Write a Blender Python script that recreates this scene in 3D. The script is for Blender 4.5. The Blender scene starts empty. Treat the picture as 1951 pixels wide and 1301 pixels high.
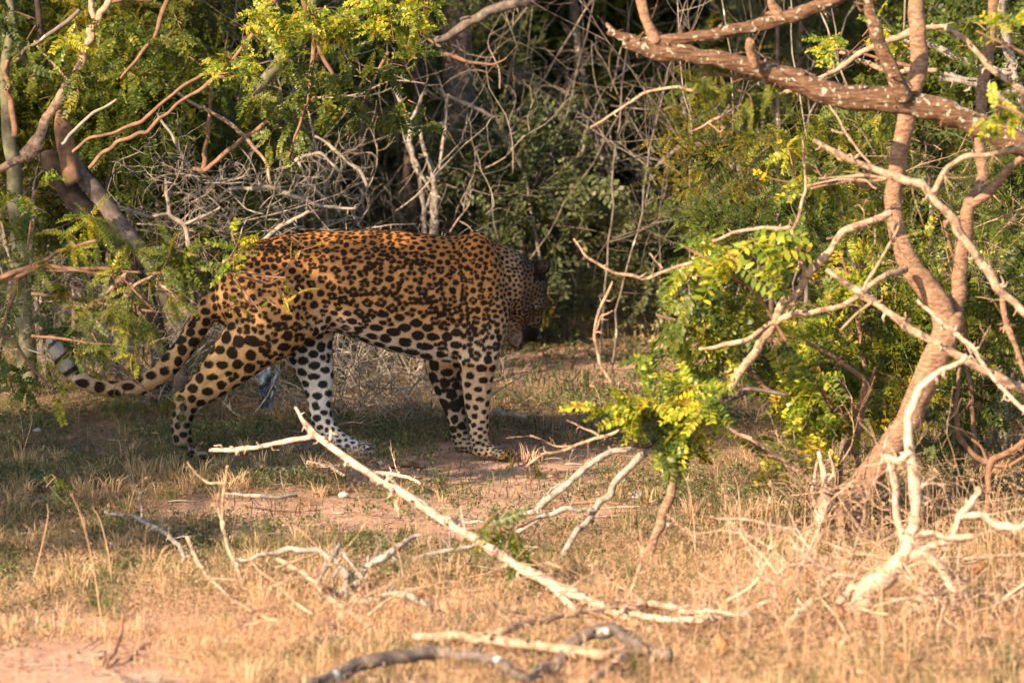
import bpy, math, random
import numpy as np
from mathutils import Vector, Matrix
from mathutils.kdtree import KDTree

# ------------------------------------------------------------------ camera, light, exposure
sc = bpy.context.scene
FPX = 9150.0                      # focal length in pixels of the 1951 px wide frame
CAMZ = 2.0
PITCH = math.atan((355 + 650.5) / FPX)
cam_d = bpy.data.cameras.new('camera')
cam = bpy.data.objects.new('camera', cam_d)
sc.collection.objects.link(cam)
sc.camera = cam
cam.location = (0, 0, CAMZ)
cam.rotation_euler = (math.pi / 2 - PITCH, 0, 0)
cam_d.sensor_width = 36
cam_d.lens = 36 * FPX / 1951
cam_d.clip_end = 2000
cam_d.dof.use_dof = True
cam_d.dof.focus_distance = 14.75
cam_d.dof.aperture_fstop = 4.8

SUN = Vector((-0.62, -0.72, 0.50)).normalized()      # towards the sun
sun_d = bpy.data.lights.new('sun', 'SUN')
sun = bpy.data.objects.new('sun', sun_d)
sc.collection.objects.link(sun)
sun.rotation_euler = SUN.to_track_quat('Z', 'Y').to_euler()
sun_d.energy = 5.0
sun_d.angle = math.radians(0.5)
sun_d.color = (1.0, 0.77, 0.53)

world = bpy.data.worlds.new('World')
sc.world = world
world.use_nodes = True
wn = world.node_tree
for n_ in list(wn.nodes):
    wn.nodes.remove(n_)
sky = wn.nodes.new('ShaderNodeTexSky')
sky.sky_type = 'NISHITA'
sky.sun_disc = False
sky.sun_elevation = math.asin(SUN.z)
sky.sun_rotation = math.atan2(SUN.x, SUN.y)
bg = wn.nodes.new('ShaderNodeBackground')
bg.inputs['Strength'].default_value = 0.10
wo = wn.nodes.new('ShaderNodeOutputWorld')
wn.links.new(sky.outputs[0], bg.inputs['Color'])
wn.links.new(bg.outputs[0], wo.inputs['Surface'])
sc.view_settings.view_transform = 'Standard'
sc.view_settings.look = 'None'
sc.view_settings.gamma = 1.0
sc.view_settings.use_curve_mapping = False
sc.view_settings.exposure = 1.54
sc.cycles.max_bounces = 6
sc.cycles.diffuse_bounces = 3
sc.cycles.transmission_bounces = 4

random.seed(7)
RNG = np.random.default_rng(7)
COL = sc.collection
cp, sp = math.cos(PITCH), math.sin(PITCH)

def P(x, y, Y):
    """pixel of the photograph at a distance Y in front of the camera -> world point"""
    u = (x - 975.5) / FPX; v = (650.5 - y) / FPX
    dy = cp + v * sp; dz = -sp + v * cp
    t = Y / dy
    return np.array([u * t, Y, CAMZ + dz * t])

def G(x, y, z=0.0):
    """pixel -> point on the ground"""
    u = (x - 975.5) / FPX; v = (650.5 - y) / FPX
    dy = cp + v * sp; dz = -sp + v * cp
    t = (z - CAMZ) / dz
    return np.array([u * t, dy * t, z])

def project(p):
    """world points (n,3) -> pixels"""
    d = p - np.array([0, 0, CAMZ])
    depth = d[:, 1] * cp - d[:, 2] * sp
    up = d[:, 1] * sp + d[:, 2] * cp
    return 975.5 + FPX * d[:, 0] / depth, 650.5 - FPX * up / depth

def sstep(a, b, x):
    t = np.clip((x - a) / (b - a), 0, 1)
    return t * t * (3 - 2 * t)

def _h(i, j, k, s):
    n = (i * 374761393 + j * 668265263 + k * 2147483647 * 3 + s * 974634777) & 0xffffffff
    n = ((n ^ (n >> 13)) * 1274126177) & 0xffffffff
    n = (n ^ (n >> 16)) & 0xffff
    return n / 65535.0

def vnoise(p, scale, seed=0):
    """value noise, p (n,3) -> 0..1"""
    q = np.asarray(p, float) * scale
    i = np.floor(q).astype(np.int64); f = q - i
    f = f * f * (3 - 2 * f)
    r = 0
    for a in (0, 1):
        for b in (0, 1):
            for c in (0, 1):
                w = (f[:, 0] if a else 1 - f[:, 0]) * (f[:, 1] if b else 1 - f[:, 1]) * (f[:, 2] if c else 1 - f[:, 2])
                r = r + w * _h(i[:, 0] + a, i[:, 1] + b, i[:, 2] + c, seed)
    return r

def fbm(p, scale, seed=0, o=3):
    r = 0; a = 1; t = 0
    for k in range(o):
        r = r + a * vnoise(p, scale * 2 ** k, seed + k); t += a; a *= .5
    return r / t

# ------------------------------------------------------------------ meshes
class MB:
    """collects vertices and faces; build() links them as ONE mesh object"""
    def __init__(s):
        s.v = []; s.t = []; s.f = []; s.n = 0
    def add(s, v, faces, tint=0.5):
        v = np.asarray(v, float).reshape(-1, 3)
        s.v.append(v)
        s.t.append(np.broadcast_to(np.asarray(tint, float), (len(v),)))
        for f in (faces if isinstance(faces, list) else [faces]):
            f = np.asarray(f, np.int64)
            if len(f): s.f.append(f + s.n)
        s.n += len(v)
    def mesh(s, name, mat=None, smooth=True):
        me = bpy.data.meshes.new(name)
        v = np.concatenate(s.v); t = np.concatenate(s.t)
        me.vertices.add(len(v)); me.vertices.foreach_set('co', v.astype(np.float32).ravel())
        idx = np.concatenate([f.ravel() for f in s.f]).astype(np.int32)
        tot = np.concatenate([np.full(len(f), f.shape[1]) for f in s.f]).astype(np.int32)
        st = np.concatenate([[0], np.cumsum(tot)[:-1]]).astype(np.int32)
        me.loops.add(len(idx)); me.loops.foreach_set('vertex_index', idx)
        me.polygons.add(len(tot)); me.polygons.foreach_set('loop_start', st)
        if smooth: me.polygons.foreach_set('use_smooth', np.ones(len(tot), bool))
        a = me.attributes.new('tint', 'FLOAT', 'POINT'); a.data.foreach_set('value', t.astype(np.float32))
        me.update(calc_edges=True)
        if mat: me.materials.append(mat)
        return me
    def build(s, name, mat, parent=None, smooth=True):
        return link(name, s.mesh(name, mat, smooth), parent)

def link(name, data, parent=None, loc=None, rot=None, scale=None):
    o = bpy.data.objects.new(name, data)
    COL.objects.link(o)
    if parent is not None: o.parent = parent
    if loc is not None: o.location = loc
    if rot is not None: o.rotation_euler = rot
    if scale is not None: o.scale = (scale,) * 3 if isinstance(scale, (int, float)) else scale
    return o

def tag(o, label=None, cat=None, group=None, kind=None):
    if label: o['label'] = label
    if cat: o['category'] = cat
    if group: o['group'] = group
    if kind: o['kind'] = kind
    return o

def spline(pts, sub):
    """Catmull-Rom through rows (any number of columns)"""
    p = np.asarray(pts, float)
    if len(p) < 3 or sub <= 1:
        if sub <= 1: return p
        t = np.linspace(0, 1, sub + 1)[:, None]
        return p[0] * (1 - t) + p[-1] * t
    q = np.vstack([2 * p[0] - p[1], p, 2 * p[-1] - p[-2]])
    out = []
    for i in range(1, len(q) - 2):
        t = np.linspace(0, 1, sub, endpoint=False)[:, None]
        a, b, c, d = q[i - 1], q[i], q[i + 1], q[i + 2]
        out.append(.5 * (2 * b + (c - a) * t + (2 * a - 5 * b + 4 * c - d) * t * t + (3 * b - a - 3 * c + d) * t ** 3))
    out.append(p[-1][None])
    return np.vstack(out)

def tube(mb, pts, rad, sides=6, sub=4, wig=0.0, tint=0.5, tip=False, knob=0.0, seed=0, rough=0.0):
    """tapered limb through 3-D points; knob = swelling nodes, wig = small wander, rough = bark relief"""
    pts = np.asarray(pts, float); rad = np.broadcast_to(np.asarray(rad, float), (len(pts),))
    s = spline(np.hstack([pts, rad[:, None]]), sub)
    c = s[:, :3].copy(); r = np.maximum(s[:, 3], 0.0006)
    n = len(c)
    if wig:
        for k in range(3):
            c[1:-1, k] += (vnoise(c[1:-1], 9, seed + 11 * k) - .5) * wig * 2
            c[1:-1, k] += (vnoise(c[1:-1], 26, seed + 7 * k + 3) - .5) * wig * 1.5
    if knob:
        r = r * (1 + knob * (vnoise(c, 22, seed + 5) - .5) * .55 + knob * .5 * sstep(.72, .95, vnoise(c, 45, seed + 6)))
    T = np.gradient(c, axis=0); T /= np.linalg.norm(T, axis=1)[:, None] + 1e-9
    ref = np.array([0.13, 1.0, 0.21]) if abs(T[0][1]) < .9 else np.array([1.0, 0, .1])
    U = np.zeros_like(c)
    u = ref - T[0] * ref.dot(T[0]); u /= np.linalg.norm(u)
    for i in range(n):
        u = u - T[i] * u.dot(T[i]); u /= np.linalg.norm(u) + 1e-9
        U[i] = u
    V = np.cross(T, U)
    a = np.arange(sides) * 2 * math.pi / sides
    ring = (np.cos(a)[None, :, None] * U[:, None] + np.sin(a)[None, :, None] * V[:, None])
    rr = np.repeat(r[:, None], sides, 1)
    v = c[:, None] + ring * rr[..., None]
    if rough:
        flat = v.reshape(-1, 3)
        L = np.cumsum(np.r_[0, np.linalg.norm(np.diff(c, axis=0), axis=1)])
        q = np.stack([np.repeat(L * 9, sides), np.tile(np.cos(a) * 3, n) + 7, np.tile(np.sin(a) * 3, n)], 1)
        d = (fbm(q, 1.0, seed, 3) - .5) + .5 * (np.abs(vnoise(q * np.array([.4, 2.2, 2.2]), 1.3, seed + 9) - .5) - .25)
        v = c[:, None] + ring * (rr * (1 + rough * 2 * d.reshape(n, sides)))[..., None]
    v = v.reshape(-1, 3)
    i = np.arange(n - 1)[:, None] * sides; j = np.arange(sides)[None]
    jn = (j + 1) % sides
    q = np.stack([i + j, i + jn, i + sides + jn, i + sides + j], -1).reshape(-1, 4)
    e0 = len(v)
    v = np.vstack([v, c[0] - T[0] * r[0] * .3, c[-1] + T[-1] * r[-1] * (3 if tip else .3)])
    tf = [[e0, jj2, jj] for jj, jj2 in zip(range(sides), np.roll(range(sides), -1))]
    b = (n - 1) * sides
    tf += [[e0 + 1, b + jj, b + jj2] for jj, jj2 in zip(range(sides), np.roll(range(sides), -1))]
    mb.add(v, [q, np.array(tf)], tint)
    return c, r

def unit(v):
    v = np.asarray(v, float)
    return v / (np.linalg.norm(v) + 1e-9)

def twigs(mb, rng, p, d, length, rad, depth=2, kids=3, bend=.35, up=0.0, sides=4, tint=.5, spread=.9, ends=None):
    """a crooked twig with side twigs, grown from p along d"""
    pts = [np.array(p, float)]; d = unit(d); n = 4
    for k in range(n):
        d = unit(d + rng.normal(0, bend, 3) * .6 + np.array([0, 0, up]) * .3)
        pts.append(pts[-1] + d * length / n)
    tube(mb, pts, np.linspace(rad, rad * .35, n + 1), sides=sides, sub=2, tint=tint + rng.uniform(-.12, .12), tip=True)
    if ends is not None: ends.append((pts[-1], d, np.array(pts)))
    if depth > 0:
        for k in range(kids):
            t = rng.uniform(.2, .95) * n; i = min(int(t), n - 1)
            q = pts[i] + (pts[i + 1] - pts[i]) * (t - i)
            dd = unit(unit(pts[i + 1] - pts[i]) + rng.normal(0, spread, 3) * .75)
            twigs(mb, rng, q, dd, length * rng.uniform(.35, .65), rad * .55, depth - 1, kids, bend, up, max(3, sides - 1), tint, spread, ends)

# ------------------------------------------------------------------ materials
def new_mat(name):
    m = bpy.data.materials.new(name); m.use_nodes = True
    nt = m.node_tree
    for n in list(nt.nodes): nt.nodes.remove(n)
    out = nt.nodes.new('ShaderNodeOutputMaterial')
    return m, nt, out

def N(nt, t, **kw):
    n = nt.nodes.new(t)
    for k, v in kw.items():
        if k in n.inputs: n.inputs[k].default_value = v
        else: setattr(n, k, v)
    return n

def ramp(nt, fac, stops):
    r = nt.nodes.new('ShaderNodeValToRGB')
    e = r.color_ramp.elements
    while len(e) < len(stops): e.new(.5)
    for el, (p, c) in zip(e, stops):
        el.position = p; el.color = (*c, 1)
    if fac is not None: nt.links.new(fac, r.inputs[0])
    return r.outputs[0]

def mixc(nt, a, b, fac, mode='MIX'):
    m = nt.nodes.new('ShaderNodeMix'); m.data_type = 'RGBA'; m.blend_type = mode
    for s, v in ((0, fac), (6, a), (7, b)):
        if hasattr(v, 'links') or hasattr(v, 'is_linked'): nt.links.new(v, m.inputs[s])
        elif s == 0: m.inputs[0].default_value = v
        else: m.inputs[s].default_value = (*v, 1)
    return m.outputs[2]

def noise(nt, scale, detail=4, coords=None, rough=.6, stretch=None):
    n = nt.nodes.new('ShaderNodeTexNoise')
    n.inputs['Scale'].default_value = scale; n.inputs['Detail'].default_value = detail; n.inputs['Roughness'].default_value = rough
    if coords is None:
        tc = nt.nodes.new('ShaderNodeTexCoord'); coords = tc.outputs['Object']
    if stretch:
        mp = nt.nodes.new('ShaderNodeMapping'); mp.inputs['Scale'].default_value = stretch
        nt.links.new(coords, mp.inputs[0]); coords = mp.outputs[0]
    nt.links.new(coords, n.inputs['Vector'])
    return n.outputs['Fac']

def tint_fac(nt, amount=.5, rnd=.25):
    """tint attribute + a little per-object random"""
    at = nt.nodes.new('ShaderNodeAttribute'); at.attribute_name = 'tint'
    oi = nt.nodes.new('ShaderNodeObjectInfo')
    m = N(nt, 'ShaderNodeMath', operation='MULTIPLY_ADD')
    nt.links.new(oi.outputs['Random'], m.inputs[0]); m.inputs[1].default_value = rnd * 2
    nt.links.new(at.outputs['Fac'], m.inputs[2])
    m2 = N(nt, 'ShaderNodeMath', operation='SUBTRACT'); nt.links.new(m.outputs[0], m2.inputs[0]); m2.inputs[1].default_value = rnd
    return m2.outputs[0]

def bump(nt, h, strength=.4, dist=.004):
    b = nt.nodes.new('ShaderNodeBump'); b.inputs['Strength'].default_value = strength; b.inputs['Distance'].default_value = dist
    nt.links.new(h, b.inputs['Height']); return b.outputs[0]

def bark_mat(name, dark, mid, light, patch=None, patch_amt=.5, scale=30, bumpd=.004, stretch=None, patch_scale=14):
    m, nt, out = new_mat(name)
    bs = N(nt, 'ShaderNodeBsdfPrincipled', Roughness=.85)
    bs.inputs['Specular IOR Level'].default_value = .25
    n1 = noise(nt, scale, 6, stretch=stretch, rough=.7)
    c = ramp(nt, n1, [(.28, dark), (.5, mid), (.74, light)])
    t = tint_fac(nt, rnd=.1)
    tv = ramp(nt, t, [(0, (.55, .52, .5)), (.5, (1, 1, 1)), (1, (1.25, 1.2, 1.12))])
    c = mixc(nt, c, tv, 1.0, 'MULTIPLY')
    if patch:
        n2 = noise(nt, patch_scale, 3, rough=.55)
        f = ramp(nt, n2, [(patch_amt, (0, 0, 0)), (patch_amt + .035, (1, 1, 1))])
        c = mixc(nt, c, patch, f)
    nt.links.new(c, bs.inputs['Base Color'])
    nt.links.new(bump(nt, n1, .7, bumpd), bs.inputs['Normal'])
    nt.links.new(bs.outputs[0], out.inputs[0])
    return m

def leaf_mat(name, stops, trans=.35, rnd=.25, gloss=.45):
    m, nt, out = new_mat(name)
    t = tint_fac(nt, rnd=rnd)
    c = ramp(nt, t, stops)
    n = noise(nt, 60, 2)
    c = mixc(nt, c, ramp(nt, n, [(.3, (.7, .7, .7)), (.7, (1.25, 1.25, 1.25))]), .6, 'MULTIPLY')
    bs = N(nt, 'ShaderNodeBsdfPrincipled', Roughness=gloss); nt.links.new(c, bs.inputs['Base Color'])
    bs.inputs['Specular IOR Level'].default_value = .35
    tr = nt.nodes.new('ShaderNodeBsdfTranslucent')
    c2 = mixc(nt, c, (1.5, 1.35, .5), 1.0, 'MULTIPLY')
    nt.links.new(c2, tr.inputs['Color'])
    mx = nt.nodes.new('ShaderNodeMixShader'); mx.inputs[0].default_value = trans
    nt.links.new(bs.outputs[0], mx.inputs[1]); nt.links.new(tr.outputs[0], mx.inputs[2])
    nt.links.new(mx.outputs[0], out.inputs[0])
    return m

M = {}
M['trunk'] = bark_mat('smooth_tan_bark', (.10, .055, .035), (.29, .165, .10), (.50, .33, .215), scale=48, stretch=(1, 1, 2.6), bumpd=.018)
M['lichen'] = bark_mat('rough_brown_bark', (.03, .016, .01), (.17, .09, .05), (.40, .235, .14), patch=(.42, .40, .30), patch_amt=.585, scale=80, bumpd=.03, stretch=(.3, 1, 1.6), patch_scale=60)
M['pale'] = bark_mat('bleached_wood', (.12, .07, .045), (.38, .25, .165), (.60, .44, .32), scale=42, bumpd=.012, patch=(.17, .11, .075), patch_amt=.57, patch_scale=46)
M['snag'] = bark_mat('weathered_snag_wood', (.2, .11, .07), (.56, .38, .27), (.76, .60, .48), scale=42, bumpd=.014, patch=(.26, .16, .105), patch_amt=.59, patch_scale=46)
M['grey'] = bark_mat('grey_bark', (.045, .034, .028), (.13, .10, .082), (.27, .22, .185), patch=(.42, .42, .37), patch_amt=.66, scale=30)
M['greylight'] = bark_mat('pale_grey_bark', (.10, .08, .065), (.28, .24, .20), (.50, .45, .40), scale=42, bumpd=.012, patch=(.12, .095, .075), patch_amt=.59, patch_scale=40)
M['brown'] = bark_mat('brown_twig_bark', (.09, .05, .032), (.19, .105, .065), (.3, .18, .11), scale=30)
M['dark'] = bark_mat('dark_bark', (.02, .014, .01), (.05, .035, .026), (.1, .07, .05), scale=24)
M['green'] = bark_mat('greenish_bark', (.05, .055, .03), (.12, .115, .07), (.24, .21, .14), scale=24)
M['deadtwig'] = bark_mat('dead_twig_wood', (.13, .105, .085), (.27, .225, .185), (.42, .36, .3), scale=30)
M['leaf_dark'] = leaf_mat('dark_green_leaf', [(0, (.028, .045, .010)), (.5, (.060, .088, .014)), (.82, (.12, .135, .018)), (.93, (.24, .2, .02)), (1, (.3, .17, .03))], .3)
M['leaf_mid'] = leaf_mat('green_leaf', [(0, (.045, .075, .012)), (.45, (.095, .13, .016)), (.8, (.20, .20, .02)), (.93, (.36, .27, .02)), (1, (.38, .2, .03))], .4)
M['leaf_yellow'] = leaf_mat('yellow_green_leaf', [(0, (.06, .11, .012)), (.3, (.16, .23, .02)), (.5, (.34, .36, .04)), (.72, (.56, .48, .04)), (.88, (.66, .46, .03)), (1, (.6, .3, .02))], .45, gloss=.32)
M['leaf_hazed'] = leaf_mat('hazed_grey_green_leaf', [(0, (.07, .09, .04)), (.5, (.14, .165, .08)), (.85, (.24, .24, .11)), (1, (.34, .28, .12))], .35)  # paler grey tone puts the haze of the thicket into the leaf colour
M['petal'] = leaf_mat('yellow_petal', [(0, (.6, .4, .01)), (1, (.75, .5, .01))], .3)
M['dry_leaf'] = leaf_mat('dry_brown_leaf', [(0, (.16, .07, .03)), (.5, (.3, .13, .05)), (1, (.45, .24, .1))], .2, gloss=.7)
# ------------------------------------------------------------------ the leopard
SC = FPX / 15.0                                   # pixels per metre at the animal
def make_leopard():
    mb = MB()
    segs = []                                     # (a, b, hair direction) for the lie of the coat
    def limb(rows, sides=28, sub=6, tube_y=False):
        """rows: px x, px y, distance Y, half width in the picture (px), half depth (m)"""
        rows = np.array(rows, float)
        s = spline(rows, sub)
        c = np.array([P(a[0], a[1], a[2]) for a in s]); r = s[:, 3] * s[:, 2] / FPX; w = s[:, 4]
        T = np.gradient(c, axis=0); T /= np.linalg.norm(T, axis=1)[:, None]
        D = np.array([0, 1.0, 0])[None] - T * T[:, 1:2]; D /= np.linalg.norm(D, axis=1)[:, None]
        U = np.cross(T, D)
        a = np.arange(sides) * 2 * math.pi / sides
        v = c[:, None] + np.cos(a)[None, :, None] * U[:, None] * r[:, None, None] + np.sin(a)[None, :, None] * D[:, None] * w[:, None, None]
        n = len(c); v = v.reshape(-1, 3)
        i = np.arange(n - 1)[:, None] * sides; j = np.arange(sides)[None]; jn = (j + 1) % sides
        q = np.stack([i + j, i + jn, i + sides + jn, i + sides + j], -1).reshape(-1, 4)
        e = len(v); v = np.vstack([v, c[0] - T[0] * r[0] * .35, c[-1] + T[-1] * r[-1] * .35])
        b = (n - 1) * sides
        jj = np.arange(sides); j2 = (jj + 1) % sides
        tf = np.vstack([np.stack([np.full(sides, e), j2, jj], 1), np.stack([np.full(sides, e + 1), b + jj, b + j2], 1)])
        mb.add(v, [q, tf])
        return c
    def blob(x, y, Y, rx, ry, rz, rot=None):
        """ellipsoid, radii in m along (picture x, depth, picture y)"""
        nu, nv = 20, 14
        u = np.linspace(0, 2 * math.pi, nu, endpoint=False); vv = np.linspace(0, math.pi, nv + 1)[1:-1]
        pts = np.array([[math.sin(b) * math.cos(a) * rx, math.sin(b) * math.sin(a) * ry, math.cos(b) * rz] for b in vv for a in u] + [[0, 0, rz], [0, 0, -rz]])
        if rot is not None: pts = pts @ np.array(rot.to_matrix()).T
        pts = pts + P(x, y, Y)
        n = nv - 1
        q = []
        for i in range(n - 1):
            for j in range(nu):
                q.append([i * nu + j, (i + 1) * nu + j, (i + 1) * nu + (j + 1) % nu, i * nu + (j + 1) % nu])
        t = [[n * nu, j, (j + 1) % nu] for j in range(nu)] + [[n * nu + 1, (n - 1) * nu + (j + 1) % nu, (n - 1) * nu + j] for j in range(nu)]
        mb.add(pts, [np.array(q), np.array(t)])
    E = lambda x=0, y=0, z=0: Matrix.Rotation(math.radians(z), 3, 'Z') @ Matrix.Rotation(math.radians(y), 3, 'Y') @ Matrix.Rotation(math.radians(x), 3, 'X')
    class R3:
        def __init__(s, m): s.m = m
        def to_matrix(s): return s.m
    Y0 = 15.0
    # trunk of the body: x, top, bottom, half depth
    st = [(424, 512, 588, .05), (436, 492, 622, .085), (462, 472, 640, .11), (500, 457, 650, .125), (560, 445, 646, .128), (620, 440, 636, .128),
          (680, 437, 644, .14), (740, 438, 664, .15), (800, 444, 682, .152), (850, 450, 690, .146), (890, 447, 690, .135), (920, 445, 682, .122),
          (945, 456, 664, .104), (962, 476, 640, .085)]
    limb([(x, (t + b) / 2, Y0, (b - t) / 2, w) for x, t, b, w in st], sides=44, sub=5)
    # neck
    limb([(905, 548, Y0, 92, .10), (940, 542, Y0, 84, .108), (970, 541, Y0 + .01, 70, .1), (994, 543, Y0 + .02, 54, .086), (1008, 545, Y0 + .03, 42, .07)], sides=32)
    # withers and shoulder blades
    blob(905, 478, 14.945, .062, .04, .062, R3(E(y=18))); blob(909, 480, 15.06, .062, .04, .062, R3(E(y=18)))
    blob(912, 545, 14.905, .085, .05, .16, R3(E(y=-6))); blob(905, 545, 15.09, .085, .05, .15, R3(E(y=-6)))
    blob(880, 625, 14.90, .06, .042, .09, R3(E(y=14)))
    # haunches
    blob(508, 560, 14.90, .165, .065, .15, R3(E(y=24))); blob(515, 560, 15.10, .155, .065, .14, R3(E(y=-14)))
    blob(452, 545, 14.93, .055, .05, .085); blob(590, 600, 14.92, .075, .05, .075)
    # near front leg
    limb([(922, 570, 14.92, 56, .062), (918, 625, 14.91, 50, .056), (911, 682, 14.91, 40, .047), (909, 728, 14.915, 30, .037), (910, 768, 14.92, 25, .032),
          (912, 800, 14.925, 20.5, .029), (913, 830, 14.925, 19, .028), (916, 850, 14.92, 18, .029)])
    limb([(903, 856, 14.92, 13, .028), (925, 857, 14.915, 15, .034), (948, 862, 14.90, 11, .036), (960, 865, 14.895, 8, .034)], sides=18)
    for k, dy in enumerate((-.030, -.011, .011, .030)):
        blob(953 + (4, 9, 9, 5)[k], 865 - dy * 20, 14.90 + dy, .025, .0145, .0165)
    # far front leg
    limb([(850, 640, 15.08, 46, .06), (845, 690, 15.09, 38, .05), (852, 730, 15.10, 29, .041), (862, 765, 15.10, 23, .034), (869, 795, 15.10, 19, .03),
          (874, 822, 15.10, 17, .028), (880, 840, 15.10, 17, .029)])
    limb([(868, 846, 15.10, 12, .028), (888, 848, 15.095, 14, .034), (908, 852, 15.085, 9, .034)], sides=18)
    for k, dy in enumerate((-.030, -.011, .011, .030)):
        blob(902 + (4, 9, 9, 5)[k], 853 - dy * 20, 15.09 + dy, .025, .0145, .0165)
    # near hind leg, stretched out behind
    limb([(545, 580, 14.90, 86, .075), (505, 625, 14.895, 70, .07), (462, 668, 14.90, 54, .058), (425, 706, 14.905, 42, .045), (390, 738, 14.91, 32, .036),
          (362, 760, 14.915, 24, .031), (350, 785, 14.92, 22, .03), (345, 815, 14.92, 20, .029), (349, 845, 14.92, 19, .03)])
    blob(343, 762, 14.915, .024, .022, .03)
    limb([(342, 860, 14.92, 12, .028), (362, 863, 14.915, 14, .034), (385, 867, 14.905, 9, .034)], sides=18)
    for k, dy in enumerate((-.030, -.011, .011, .030)):
        blob(380 + (4, 9, 9, 5)[k], 868 - dy * 20, 14.91 + dy, .025, .0145, .0165)
    # far hind leg, swung forward
    limb([(580, 590, 15.07, 66, .07), (583, 640, 15.06, 54, .06), (594, 685, 15.05, 42, .048), (604, 720, 15.05, 33, .038), (608, 755, 15.045, 25, .031), (611, 785, 15.04, 21, .028),
          (620, 812, 15.04, 20, .027), (643, 835, 15.035, 16.5, .026), (668, 849, 15.03, 17, .029), (682, 853, 15.03, 17, .031)])
    blob(600, 790, 15.045, .018, .02, .03, R3(E(y=-20)))
    limb([(672, 856, 15.03, 12, .028), (690, 855, 15.025, 15, .035), (706, 858, 15.02, 12, .036)], sides=18)
    for k, dy in enumerate((-.031, -.011, .011, .031)):
        blob(701 + (4, 9, 9, 5)[k], 858 - dy * 20, 15.025 + dy, .026, .0155, .021)
    # tail
    tl = [(448, 512, 15.0, 27, .04), (425, 545, 15.0, 25, .036), (400, 585, 14.985, 23, .034), (375, 625, 14.97, 22, .034), (348, 665, 14.96, 21, .033), (316, 702, 14.95, 21, .033),
          (280, 729, 14.94, 19, .03), (240, 741, 14.94, 17, .027), (200, 740, 14.94, 16, .026), (163, 727, 14.94, 15.5, .025), (132, 703, 14.945, 16, .026), (112, 675, 14.95, 16, .026), (100, 650, 14.96, 13, .021), (96, 640, 14.96, 8, .014)]
    limb(tl, sides=20)
    # head, hanging down, turned a little away
    rz = R3(E(z=14))
    blob(997, 545, 15.03, .077, .082, .088, rz); blob(1013, 572, 15.03, .052, .062, .052, rz)
    blob(988, 582, 15.02, .055, .078, .062, rz); blob(1014, 604, 15.035, .034, .036, .052, rz)
    blob(1006, 628, 15.035, .034, .042, .032, rz); blob(1017, 640, 15.037, .02, .024, .018, rz)
    blob(998, 634, 15.03, .036, .042, .034, rz); blob(984, 645, 15.03, .030, .034, .036, R3(E(y=-15, z=14))); blob(973, 602, 15.02, .046, .056, .062, R3(E(y=-15, z=14)))
    blob(1023, 580, 14.985, .024, .018, .02, rz); blob(1023, 580, 15.085, .024, .018, .02, rz)
    # ears: curved shells
    def ear(x, y, Y, side):
        nu, nv = 16, 9
        pts = []; tri = []
        for layer in (0, 1):
            R = 1.0 - .28 * layer
            for i in range(nv + 1):
                b = math.pi * .5 * i / nv
                for j in range(nu):
                    a = 2 * math.pi * j / nu
                    pts.append([R * math.sin(b) * math.cos(a) * .027, R * math.sin(b) * math.sin(a) * .027, (R * math.cos(b)) * .030])
        q = []
        L = (nv + 1) * nu
        for i in range(nv):
            for j in range(nu):
                k = (j + 1) % nu
                q.append([i * nu + j, (i + 1) * nu + j, (i + 1) * nu + k, i * nu + k])
                q.append([L + i * nu + k, L + (i + 1) * nu + k, L + (i + 1) * nu + j, L + i * nu + j])
        for j in range(nu):
            k = (j + 1) % nu
            q.append([nv * nu + j, L + nv * nu + j, L + nv * nu + k, nv * nu + k])
        m = E(x=side * 42, y=-52, z=10) @ E(x=0)
        pp = np.array(pts) @ np.array(m).T + P(x, y, Y)
        mb.add(pp, [np.array(q)])
    ear(1036, 511, 14.965, 1); ear(1024, 514, 15.085, -1)

    # one continuous skin
    raw = mb.mesh('raw'); ro = bpy.data.objects.new('raw', raw); COL.objects.link(ro)
    md = ro.modifiers.new('r', 'REMESH'); md.mode = 'VOXEL'; md.voxel_size = .0036
    dg = bpy.context.evaluated_depsgraph_get()
    ev = ro.evaluated_get(dg)
    me = bpy.data.meshes.new_from_object(ev)
    bpy.data.objects.remove(ro); bpy.data.meshes.remove(raw)
    # keep only the outer skin: drop closed pockets between the overlapping forms
    nv = len(me.vertices)
    ed = np.zeros(len(me.edges) * 2, np.int32); me.edges.foreach_get('vertices', ed); ed = ed.reshape(-1, 2)
    lab = np.arange(nv)
    while True:
        l0 = lab.copy()
        m_ = np.minimum(lab[ed[:, 0]], lab[ed[:, 1]])
        np.minimum.at(lab, ed[:, 0], m_); np.minimum.at(lab, ed[:, 1], m_)
        lab = lab[lab]; lab = lab[lab]
        if (lab == l0).all(): break
    main_l = np.bincount(lab).argmax()
    if (lab != main_l).any():
        import bmesh
        bm = bmesh.new(); bm.from_mesh(me); bm.verts.ensure_lookup_table()
        bmesh.ops.delete(bm, geom=[bm.verts[int(q)] for q in np.nonzero(lab != main_l)[0]], context='VERTS')
        bm.to_mesh(me); bm.free()
    nv = len(me.vertices)
    co = np.zeros(nv * 3, np.float32); me.vertices.foreach_get('co', co); co = co.reshape(-1, 3).astype(float)
    ed = np.zeros(len(me.edges) * 2, np.int32); me.edges.foreach_get('vertices', ed); ed = ed.reshape(-1, 2)
    deg = np.bincount(ed.ravel(), minlength=nv)[:, None]
    px, py = project(co)
    det = sstep(845, 860, py)[:, None] * .8            # feet keep their toes
    det = np.maximum(det, (sstep(975, 990, px) * .55)[:, None])
    for it in range(22):
        s = np.zeros_like(co); np.add.at(s, ed[:, 0], co[ed[:, 1]]); np.add.at(s, ed[:, 1], co[ed[:, 0]])
        lap = s / deg - co
        co += lap * (.6 if it % 2 == 0 else -.28 if it > 8 else .5) * (1 - det)
    # muscle and skin folds
    fold = np.zeros(nv)
    near = sstep(15.03, 14.95, co[:, 1])
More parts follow.
